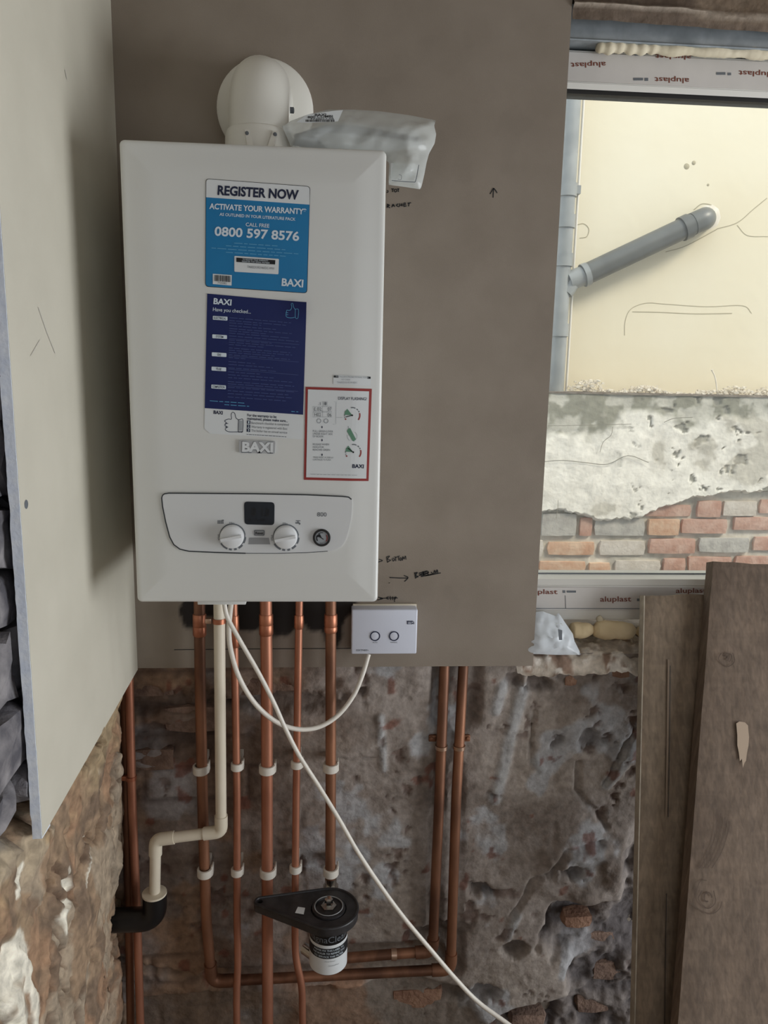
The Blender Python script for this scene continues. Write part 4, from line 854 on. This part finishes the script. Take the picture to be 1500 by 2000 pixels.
# ------------------------------------------------------------------ bag of leaflets on the boiler
Yb = -.17
ol = [at(x, y, Y=Y) for x, y, Y in [(551, 247, -.20), (568, 236, -.18), (600, 224, -.16), (640, 214, -.15), (690, 214, -.15), (740, 217, -.15), (800, 225, -.15), (851, 235, -.16), (848, 246, -.17), (852, 262, -.175), (849, 280, -.18), (838, 300, -.19), (833, 318, -.195), (829, 340, -.20), (822, 370, -.205), (790, 365, -.205), (759, 361, -.20), (760, 318, -.19), (752, 312, -.185), (690, 308, -.185), (620, 302, -.185), (570, 290, -.19)]]
ol = [np.array(p) for p in ol]
for p in ol:
    if p[0] < .478: p[2] = max(p[2], BZ1+.003)
for p in ol:
    if p[2] < BZ1: p[0] = max(p[0], BX1+.006)
bag = thing('plastic_bag', tuple(at(700, 285, Y=Yb)), 'clear plastic bag of leaflets lying on the boiler and drooping over its right side', 'bag', 'plastic bags')
ctr = at(765, 270, Y=-.165)
mk('bag_film', *pillow(ol, .034, .03, .0065, 10, 7, n=180, power=.7, an=3.0), m_bag, bag, smooth=60)
mk('dark_leaflet', *prism([at(x, y, Y=-.186) for x, y in [(572, 282), (575, 262), (640, 243), (700, 246), (818, 268), (815, 274), (720, 262), (650, 256), (610, 262), (640, 290)]], (0, .006, 0)), m_dark, bag, smooth=False)
mk('leaflet', *prism([at(x, y, Y=-.176) for x, y in [(590, 270), (640, 236), (800, 250), (826, 268), (824, 285), (700, 300), (600, 290)]], (0, .008, 0)), m_leaf, bag, smooth=False)
mk('leaflet', *prism([at(x, y, Y=-.200) for x, y in [(763, 318), (818, 320), (812, 358), (763, 352)]], (0, .004, 0)), m_leaf, bag, smooth=False)
pb2 = lambda x, y: at(x, y, Y=-.242)
mk('printed_frame', *join(ribbon([(765, 352.5), (805, 355.5), (812, 352), (818, 322)], 1.5, pb2), ribbon([(777, 350), (783, 351), (784, 343), (779, 341)], .8, pb2)), m_greyink, bag, smooth=False)
mk('address_label', *quadpx([(578, 239), (600, 224), (655, 216), (670, 215), (660, 237), (600, 240)], lambda x, y: at(x, y, Y=-.232)), m_paper, bag, smooth=False)
plb = lambda x, y: at(x, y, Y=-.2326)
letters([text('BAXI', (615, 226.5), (637, 225.5), 4.2, plb, .02), text('800 COMBI', (601, 231), (650, 229), 4.2, plb, .02), text('7720017-05', (606, 234.5), (652, 233), 3.4, plb, .01)], m_black, bag, 'lettering')
bars = []; xq = 597.
while xq < 652: w_ = rs.choice([.8, 1.2, 1.8]); bars.append(quadpx(pxrect(xq, 233.5, xq+w_, 238), plb)); xq += w_+rs.choice([.8, 1.3])
b_ = mk('barcode', *join(*bars), m_black, bag, smooth=False); b_['kind'] = 'stuff'

# ------------------------------------------------------------------ pipes below the boiler
PY_ = -.034
def pipe(name, pxs, r, mt, label, Y=PY_, bend=.03, cat='pipe', group='copper pipes', zcut=None):
    P = [at(a, b, Y=(c[0] if c else Y)) for a, b, *c in pxs]
    o = thing(name, tuple(P[-1]), label, cat, group); path = bendpath(P, bend, 8) if len(P) > 2 else straight(*P, 2)
    mk('tube', *tube(path, r, 18), mt, o, smooth=60); return o, P
def sleeve(o, P0, P1, t0, t1, r, mt=None, name='coupling'):
    a = P0+(P1-P0)*t0; b = P0+(P1-P0)*t1; d = (b-a)/np.linalg.norm(b-a)*.002
    mk(name, *tube([a-d*.3, a+d, b-d, b+d*.3], [r-.0012, r, r, r-.0012], 20), mt or m_fit, o, smooth=50)
o1, P1 = pipe('copper_pipe', [(389, 1150), (391, 1330), (396, 1580), (403, 1800, -.026), (414, 1917, -.007), (880, 1893, -.007), (891, 1560, -.006), (906, 1284, .028)], .0112, m_copper_d, 'leftmost copper pipe, running along the wall foot and rising as the outer right riser', bend=.024)
for t0, t1 in ((.27, .40), (.40, .50)): sleeve(o1, P1[0], P1[1], t0, t1, .0135)
mk('elbow_fitting', *tube(bendpath([P1[4]+(P1[3]-P1[4])*.30, P1[4], P1[4]+(P1[5]-P1[4])*.09], .024), .0138, 18), m_copper_d, o1, smooth=60)
mk('elbow_fitting', *tube(bendpath([P1[5]+(P1[4]-P1[5])*.08, P1[5], P1[5]+(P1[6]-P1[5])*.10], .022), .0138, 18), m_copper_d, o1, smooth=60)
o2, P2 = pipe('copper_pipe', [(456, 1150), (459, 1300), (463, 1560), (463, 1800), (465, 1880), (462, 1935), (463, 2060)], .0078, m_copper, 'thin copper pipe just right of the white waste pipe', bend=.03)
sleeve(o2, P2[0], P2[1], .34, .55, .0098); sleeve(o2, P2[0], P2[1], .55, .75, .0098)
o3, P3 = pipe('copper_pipe', [(519, 1150), (521, 1330), (522, 1700), (523, 2060)], .0122, m_copper, 'thickest copper pipe in the middle of the row below the boiler', bend=.05)
sleeve(o3, P3[0], P3[1], .27, .38, .0142); sleeve(o3, P3[0], P3[1], .38, .49, .0142)
o4, P4 = pipe('copper_pipe', [(585, 1150), (582, 1330), (578, 1600), (576, 1800), (577, 1870), (590, 1925), (592, 2060)], .0078, m_copper, 'thin copper pipe fourth in the row with a kink near its foot', bend=.03)
sleeve(o4, P4[0], P4[1], .28, .42, .0098)
o5, P5 = pipe('copper_pipe', [(646, 1150), (646, 1330), (646, 1560), (645, 1716)], .0112, m_copper_d, 'copper pipe rightmost in the row that feeds the black filter', bend=.05)
sleeve(o5, P5[0], P5[1], .27, .40, .0135); sleeve(o5, P5[0], P5[1], .40, .46, .0135)
o6, P6 = pipe('copper_pipe', [(869, 1284, .028), (858, 1560, -.006), (845, 1858, -.007), (760, 1864, -.007), (664, 1872, -.007)], .0112, m_copper_d, 'inner of the two tall copper pipes right of the boiler controller', bend=.022)
mk('elbow_fitting', *tube(bendpath([P6[2]+(P6[1]-P6[2])*.09, P6[2], P6[2]+(P6[3]-P6[2])*.40], .022), .0138, 18), m_copper_d, o6, smooth=60)
q = P6[2]+(P6[4]-P6[2])*.42; mk('pipe_strap', *tube(straight(q-np.array([.006, 0, 0]), q+np.array([.006, 0, 0]), 2), .0132, 16), m_solder, o6)
CLIPQ = [P6[0]+(P6[1]-P6[0])*.63, P1[7]+(P1[6]-P1[7])*.63]
o7, P7 = pipe('copper_pipe', [(251, 1270), (258, 1560), (268, 1800), (276, 2060)], .0088, m_copper, 'thin copper pipe nearest the left corner', Y=-.012, bend=.05)
o8, P8 = pipe('copper_pipe', [(242, 1270), (247, 1560), (252, 1800), (256, 2060)], .0088, m_copper_d, 'darker copper pipe tucked in the corner behind its neighbour', Y=.006, bend=.05)
# the saddle clip on the corner pipes
q = at(262, 1519, Y=-.012); cl_ = thing('saddle_clip', tuple(q), 'small copper saddle clip on the corner pipe', 'pipe clip', 'copper clips')
mk('band', *lathe([(.0092, -.004), (.0112, -.004), (.0112, .004), (.0092, .004)], q+np.array([-.006, .0, 0]), 'z', 20, cap=False), m_fit, cl_)
mk('foot', *rbox(q[0]-.030, q[0]-.012, q[1]-.004, q[1]+.004, q[2]-.005, q[2]+.005, .001), m_fit, cl_)
# twin clips on the right risers
for (px, py), lab in (((862, 1458), 'copper band clip on the inner of the two right risers'), ((897, 1457), 'copper band clip on the outer of the two right risers')):
    q = CLIPQ[0 if px < 880 else 1]; c_ = thing('band_clip', tuple(q), lab, 'pipe clip', 'copper clips')
    mk('band', *lathe([(.0118, -.004), (.0136, -.004), (.0136, .004), (.0118, .004)], q, 'z', 24, cap=False), m_solder, c_)
    s = -1 if px < 880 else 1
    mk('foot', *rbox(q[0]+s*.014-.004, q[0]+s*.026, q[1]+.012, q[1]+.02, q[2]+.006, q[2]+.020, .001) if s > 0 else rbox(q[0]-.026, q[0]-.010, q[1]+.012, q[1]+.02, q[2]+.006, q[2]+.020, .001), m_copper_d, c_)
    mk('screw', *lathe([(.005, 0), (.004, .003), (.0001, .004)], (q[0]+s*.021, q[1]+.011, q[2]+.014), 'y', 12), m_copper_d, c_)
# white plastic clips in two rows
names = ['first', 'second', 'third', 'fourth', 'fifth']
for rowi, spec in enumerate([[(392, 1502, .0112), (463, 1496, .0078), (522, 1501, .0122), (580, 1492, .0078), (646, 1498, .0112)], [(400, 1703, .0112), (463, 1702, .0078), (523, 1703, .0122), (577, 1696, .0078), (646, 1702, .0112)]]):
    for k, (px, py, r) in enumerate(spec):
        q = at(px, py, Y=PY_); hh = .0085 if r > .01 else .0075
        c_ = thing('pipe_clip', tuple(q), 'white plastic pipe clip, %s from the left in the %s row' % (names[k], ['upper', 'lower'][rowi]), 'pipe clip', 'white pipe clips')
        mk('ring', *lathe([(r+.0002, -hh), (r+.0042, -hh), (r+.005, -hh+.001), (r+.005, hh-.001), (r+.0042, hh), (r+.0002, hh)], q, 'z', 26, cap=False), m_clip, c_, smooth=35)
        mk('base', *rbox(q[0]-.007, q[0]+.007, q[1]+r+.003, .036, q[2]-hh, q[2]+hh, .0015), m_clip, c_)
        mk('latch', *rbox(q[0]+r+.0015, q[0]+r+.006, q[1]-.002, q[1]+r+.006, q[2]-hh, q[2]+hh+.004, .001), m_clip, c_)

# white condensate pipe and the black drain bend
YC = -.062; R_ = .0112
W = [at(*q, Y=YC) for q in [(428, 1160), (432, 1624), (304, 1640), (302, 1752)]]
cp_ = thing('waste_pipe', tuple(W[3]), 'white plastic waste pipe with two elbows in front of the copper pipes', 'pipe')
mk('tube', *tube(straight(W[0], W[1]), R_, 20), m_pvc, cp_); mk('tube', *tube(straight(W[1], W[2]), R_, 20), m_pvc, cp_); mk('tube', *tube(straight(W[2], W[3]), R_, 20), m_pvc, cp_)
def pelbow(a, b, c, la, lb): 
    u1 = (a-b)/np.linalg.norm(a-b); u2 = (c-b)/np.linalg.norm(c-b)
    mk('elbow', *tube(bendpath([b+u1*la, b, b+u2*lb], .013, 8), R_+.0022, 20), m_pvc, cp_, smooth=50)
pelbow(W[0], W[1], W[2], .036, .036); pelbow(W[1], W[2], W[3], .038, .034)
q = at(428, 1212, Y=YC); cc_ = mk('hose_clamp', *lathe([(R_, -.005), (R_+.0018, -.005), (R_+.0018, .005), (R_, .005)], q, 'z', 24, cap=False), m_fit, cp_)
mk('clamp_screw', *rbox(q[0]-.026, q[0]-.014, q[1]-.006, q[1]+.004, q[2]-.005, q[2]+.005, .001), m_solder, cc_)
D0 = W[3]+np.array([0, 0, .008]); hz = at(255, 1796, Y=YC)[2]
db = thing('drain_bend', (D0[0], YC, hz), 'black plastic drain bend running into the stone wall', 'pipe')
mk('bend', *tube(bendpath([D0, (D0[0], YC, hz), (-.075, YC, hz)], .034, 10), .0245, 28), m_blackp, db, smooth=60)
mk('rim', *lathe([(.0235, 0), (.0250, -.001), (.0250, .003), (.013, .004)], D0, 'z', 32), m_pvc, db)

# ------------------------------------------------------------------ magnetic filter and its spanner
ZR = .425
fc = at(641, 1778, Z=ZR+.012); fcx, fcy = fc[0]+.001, fc[1]
fl_ = thing('magnetic_filter', (fcx, fcy, .22), 'black magnetic filter canister with a white label below the rightmost pipe', 'filter')
zb_ = at(645, 1907, Y=fcy-.037)[2]; zt_ = ZR-.002
cr_ = .0385
mk('canister', *lathe([(.030, zb_), (cr_-.002, zb_+.002), (cr_, zb_+.006), (cr_, zt_-.012), (.046, zt_-.006), (.046, zt_)], (fcx, fcy, 0), 'z', 48), m_blackp, fl_, smooth=35)
A0, A1 = math.radians(-175), math.radians(-5)
zla, zlb = at(645, 1847, Y=fcy-cr_)[2], at(645, 1904, Y=fcy-cr_)[2]
lb_ = mk('label', *lathe([(cr_+.0006, zlb), (cr_+.0006, zla)], (fcx, fcy, 0), 'z', 40, A0, A1), m_paper, fl_)
mk('label_band', *lathe([(cr_+.0011, zla-.030), (cr_+.0011, zla-.007)], (fcx, fcy, 0), 'z', 40, math.radians(-172), A1), m_black, lb_)
def wrap(s, a0_, a1_, zbase, h, off, bold=0):
    V, F = glyphs(s, bold); a = V[:, 0].min(); b = V[:, 0].max(); out = []
    for x, y in V:
        t = math.radians(a0_+(a1_-a0_)*(x-a)/(b-a)); out.append((fcx+(cr_+off)*math.cos(t), fcy+(cr_+off)*math.sin(t), zbase+y/.69*h))
    return np.array(out), F
letters([wrap('PLEASE FIX THIS LABEL TO', -135, -40, zla-.013, .004, .0016), wrap('THE BOILER TO REMIND YOU', -140, -36, zla-.020, .004, .0016), wrap('TO SERVICE THE FILTER', -135, -42, zla-.027, .004, .0016)], m_whiteink, lb_, 'lettering')
mk('lettering', *wrap('MagnaClean', -165, -25, zla+.006, .014, .0008), m_greyink, fl_, smooth=False)
letters([wrap('Date fitted', -100, -70, zlb+.030, .003, .0012), wrap('Installer', -88, -55, zlb+.020, .003, .0012)], m_pale, lb_, 'lettering')
mk('lid', *lathe([(.036, ZR+.006), (.034, ZR+.020), (.027, ZR+.022), (.026, ZR+.019), (.018, ZR+.019), (.0001, ZR+.019)], (fcx, fcy, 0), 'z', 48), m_blackr, fl_, smooth=35)
mk('lid_ring', *lathe([(.0275, ZR+.0225), (.0290, ZR+.0235), (.0300, ZR+.0225)], (fcx, fcy, 0), 'z', 48, cap=False), m_silver, fl_)
mk('bleed_valve', *lathe([(.017, ZR+.019), (.016, ZR+.024), (.009, ZR+.026), (.0085, ZR+.038), (.006, ZR+.041), (.0001, ZR+.0415)], (fcx, fcy, 0), 'z', 6), m_chrome, fl_, smooth=20)
q = at(646, 1722, Y=PY_)
mk('valve_body', *join(tube(straight(q+np.array([0, 0, .01]), q-np.array([0, 0, .055]), 2), .0125, 8), lathe([(.016, 0), (.016, .012)], q-np.array([0, 0, .018]), 'z', 6), tube(bendpath([q-np.array([0, 0, .05]), q-np.array([0, 0, .075]), (fcx, fcy+.03, q[2]-.075)], .012), .0115, 12)), m_chrome, fl_, smooth=30)
mk('side_inlet', *tube(straight((fcx-.03, fcy+.01, ZR-.10), (fcx-.050, fcy+.03, ZR-.10), 2), .012, 12), m_chrome, fl_)
# spanner: ring round the lid with a tapering handle and a hanging hole
hc = at(508, 1765, Z=ZR+.012); dv = np.array([hc[0]-fcx, hc[1]-fcy]); Lh = np.linalg.norm(dv); dv /= Lh; nv = np.array([-dv[1], dv[0]])
Ro, Ri, Rh = .0605, .0365, .0125
def loop_out(n=64):
    P = []; b = math.acos((Ro-Rh)/Lh*.86)
    for k in range(n):
        t = -math.pi+math.pi*2*k/n
        P.append(t)
    pts = []
    for t in np.linspace(b, 2*math.pi-b, 44): pts.append((Ro*math.cos(t), Ro*math.sin(t)))
    for t in np.linspace(-b, b, 20): pts.append((Lh+Rh*math.cos(t), Rh*math.sin(t)))
    return pts
out = loop_out(); inn = [(Ri*math.cos(math.atan2(y, x)) if x < Lh-.03 else 0, 0) for x, y in out]
bm = bmesh.new()
def loopverts(pts, z): return [bm.verts.new((fcx+dv[0]*x+nv[0]*y, fcy+dv[1]*x+nv[1]*y, z)) for x, y in pts]
def edges_of(vs_): return [bm.edges.new((vs_[i], vs_[(i+1) % len(vs_)])) for i in range(len(vs_))]
circ = lambda cx, r, n: [(cx+r*math.cos(2*math.pi*k/n), r*math.sin(2*math.pi*k/n)) for k in range(n)]
zlo, zhi = ZR, ZR+.017; es = []
for pts in (out, circ(0, Ri, 40), circ(Lh, .0055, 16)): es += edges_of(loopverts(pts, zhi))
bmesh.ops.triangle_fill(bm, use_beauty=True, use_dissolve=False, edges=es)
ex_ = bmesh.ops.extrude_face_region(bm, geom=list(bm.faces)); vv = [v for v in ex_['geom'] if isinstance(v, bmesh.types.BMVert)]
bmesh.ops.translate(bm, verts=vv, vec=(0, 0, zlo-zhi)); bmesh.ops.recalc_face_normals(bm, faces=bm.faces); bm.verts.index_update()
V = np.array([v.co[:] for v in bm.verts]); F = [tuple(v.index for v in f.verts) for f in bm.faces]; bm.free()
sp = thing('filter_spanner', (fcx, fcy, ZR), 'black plastic spanner with a hole in its handle lying round the filter lid', 'spanner')
mk('blade', V, F, m_blackr, sp, smooth=30)
rim = [(x*.985, y*.985) for x, y in out]
mk('raised_rim', *tube(np.array([(fcx+dv[0]*x+nv[0]*y, fcy+dv[1]*x+nv[1]*y, zhi) for x, y in rim+[rim[0]]]), .0028, 8), m_blackr, sp)
pz = lambda x, y: at(x, y, Z=zhi+.0012)
mk('tag_sticker', *quadpx([(582, 1771), (596, 1773), (593, 1786), (576, 1783)], pz), m_paper, sp, smooth=False)

# ------------------------------------------------------------------ cables and the wireless receiver
def cable(pts, r, label):
    P = smoothpath([at(a, b, Y=Y) for a, b, Y in pts], 10)
    return tag(mk('cable', *tube(P, r, 12), m_cable, smooth=70), label, 'cable', 'white cables')
cable([(452, 1172, -.17), (449, 1200, -.16), (447, 1235, -.15), (452, 1275, -.14), (468, 1325, -.13), (498, 1374, -.12), (538, 1409, -.11), (580, 1424, -.10), (622, 1420, -.085), (660, 1397, -.07), (690, 1359, -.055), (708, 1318, -.04), (720, 1278, -.022)], .0047, 'white cable looping from the boiler to the receiver box')
cable([(437, 1172, -.20), (444, 1205, -.20), (468, 1250, -.20), (506, 1316, -.195), (536, 1375, -.19), (556, 1420, -.19), (584, 1475, -.19), (624, 1538, -.19), (662, 1600, -.20), (700, 1666, -.21), (744, 1732, -.22), (790, 1794, -.23), (842, 1856, -.24), (890, 1912, -.25), (935, 1958, -.26), (1000, 2006, -.28), (1080, 2070, -.31)], .0042, 'white cable hanging from the boiler and trailing down to the right')
ct = thing('wireless_receiver', tuple(at(751, 1278, Y=-.015)), 'white wireless heating receiver box with two round buttons', 'receiver')
YR = -.034
cn = [at(*q, Y=YR) for q in [(687, 1191), (816, 1193), (813.5, 1277), (686, 1278)]]
xa_, xb_, za_, zb2 = cn[0][0], cn[1][0], cn[3][2], cn[0][2]
xb_ = (cn[1][0]+cn[2][0])/2; xa_ = (cn[0][0]+cn[3][0])/2
mk('case', *rbox(xa_, xb_, YR, -.0006, za_, zb2, .003, 3), m_ctrl, ct, smooth=50)
mk('back_plate', *rbox(xa_+.003, xb_+.0005, -.006, -.0004, za_+.002, zb2+.003, .001), m_pvc, ct)
pc_ = lambda x, y: at(x, y, Y=YR-.0006)
for cx, t in ((732.5, 'AUTO'), (769.5, 'MANUAL')):
    c = at(cx, 1242, Y=YR)
    b_ = mk('push_button', *lathe([(.0095, -.001), (.0095, .0006), (.0085, .001), (.0001, .001)], c, 'y', 28), m_ctrl, ct)
    mk('button_ring', *lathe([(.0082, .0014), (.0104, .0014)], c, 'y', 32, cap=False), m_navyink, b_, smooth=False)
    k = len(t)*1.15; mk('lettering', *text(t, (cx-k, 1256), (cx+k, 1256), 2.6, pc_), m_greyink, ct, smooth=False)
mk('maker_mark', *join(text('ESi', (795, 1219), (809, 1219), 5.5, pc_, .02), ribbon([(794.5, 1213), (807, 1213)], 1, pc_, False)), m_navyink, ct, smooth=False)
mk('lettering', *text('ESRTP4RF+', (696, 1272), (720, 1272), 3.6, pc_, .01), m_greyink, ct, smooth=False)

# ------------------------------------------------------------------ old planks leaning under the window
def plank(name, cs, P0, slope, thick, mt, label, zbot=-.098):
    n = np.array([0, 1, -slope]); n = n/np.linalg.norm(n)
    tl, tr, br, bl_ = [atp(*q, P0, n) for q in cs]
    def down(t, b):
        k = (t[2]-zbot)/(t[2]-b[2]); return t+(b-t)*k
    bl_, br = down(tl, bl_), down(tr, br)
    nx_, nz_ = 14, 60; V = []
    for i in range(nx_):
        for k in range(nz_):
            s, t = i/(nx_-1), k/(nz_-1); p = (tl*(1-s)+tr*s)*(1-t)+(bl_*(1-s)+br*s)*t
            e_ = (fbm(np.array([p[0]*3]), np.array([p[2]*.7]), 14, 3, 101)[0]-.5)
            p = p+n*(.002*e_); 
            if i in (0, nx_-1): p = p+n*.002+np.array([.0016*e_*2, 0, 0])
            if k == 0: p = p+n*.002+np.array([0, 0, .003*e_*2])
            V.append(p)
    Vb = [p+n*thick for p in V]; m = len(V); F = [q for q in grid(nx_, nz_)]; F = [q[::-1] for q in F]+[tuple(i+m for i in q) for q in grid(nx_, nz_)]
    bnd = [i*nz_ for i in range(nx_)]+[(nx_-1)*nz_+k for k in range(1, nz_)]+[i*nz_+nz_-1 for i in range(nx_-2, -1, -1)]+[k for k in range(nz_-2, 0, -1)]
    side = [(bnd[i], bnd[(i+1) % len(bnd)], bnd[(i+1) % len(bnd)]+m, bnd[i]+m) for i in range(len(bnd))]
    o = tag(mk(name, np.array(V+Vb), F+side, mt, smooth=40), label, 'plank', 'leaning planks')
    def on(off): return lambda x, y: atp(x, y, np.array(P0)-n*off, n)
    return o, on, (tl, tr, br, bl_, n)
pk1, on1, g1_ = plank('timber_plank', [(1259, 1163), (1396, 1160), (1345, 2000), (1240, 2000)], (1.1, -.045, .93), .30, .022, m_wood, 'narrower weathered timber plank, shorter and left of the wide plank')
pk2, on2, g2_ = plank('timber_plank', [(1394, 1098), (1640, 1108), (1600, 2000), (1325, 2000)], (1.2, -.082, .93), .34, .030, m_woodd, 'wide dark weathered timber plank, taller and at the right edge')
tl, tr, br, bl_, n = g1_
mk('pale_edge', *prism([tl+np.array([-.0012, 0, 0]), tl+n*.022+np.array([-.0012, 0, 0]), bl_+n*.022+np.array([-.0012, 0, 0]), bl_+np.array([-.0012, 0, 0])], (.0022, 0, 0)), m_woodedge, pk1, smooth=False)
mk('groove', *join(ribbon([(1306, 1288), (1304, 1440), (1301, 1594)], 3.5, on1(.0025), False)), m_scrape, pk1, smooth=False)
mk('split_line', *ribbon([(1309, 1300), (1308, 1440), (1305, 1596)], 1.2, on1(.003), False), m_gasket, pk1, smooth=False)
mk('split_line', *ribbon([(1302, 1745), (1300, 1850), (1298, 2000)], 1.2, on1(.003), False), m_gasket, pk1, smooth=False)
tl, tr, br, bl_, n = g2_
fk = [(1438, 1413), (1444, 1409), (1455, 1411), (1461, 1417), (1463, 1440), (1462, 1456), (1459, 1470), (1457, 1486), (1454, 1490), (1451, 1500), (1449, 1482), (1445, 1487), (1443, 1470), (1440, 1455), (1440, 1436)]
mk('paint_flake', *quadpx(fk, on2(.0032)), m_flake, pk2, smooth=False)
for kx, ky, rr_ in ((1420, 1284, ((15, 16), (9, 9), (4, 4))), (1382, 1752, ((26, 34), (16, 20), (7, 9)))):
    for q_, (rx, ry) in enumerate(rr_):
        rs = np.random.RandomState(int(kx)+q_); ph = rs.rand()*6.28; sp_ = 3.6+rs.rand()*2
        mk('knot', *ribbon([(kx+rx*(1+.14*math.sin(3*t+ph))*math.cos(t), ky+ry*(1+.12*math.sin(2*t+ph*2))*math.sin(t)) for t in np.linspace(ph, ph+sp_, 14)], 1.6+1.2*(q_ == 2), on2(.0029)), m_knot, pk2, smooth=False)
for gx0 in (1400, 1408, 1416, 1424):
    mk('grain_line', *ribbon([(gx0, 1580+(gx0-1400)), (gx0-1, 1620), (gx0-14, 1662), (gx0-34, 1696)], 1.5, on2(.0029)), m_knot, pk2, smooth=False)
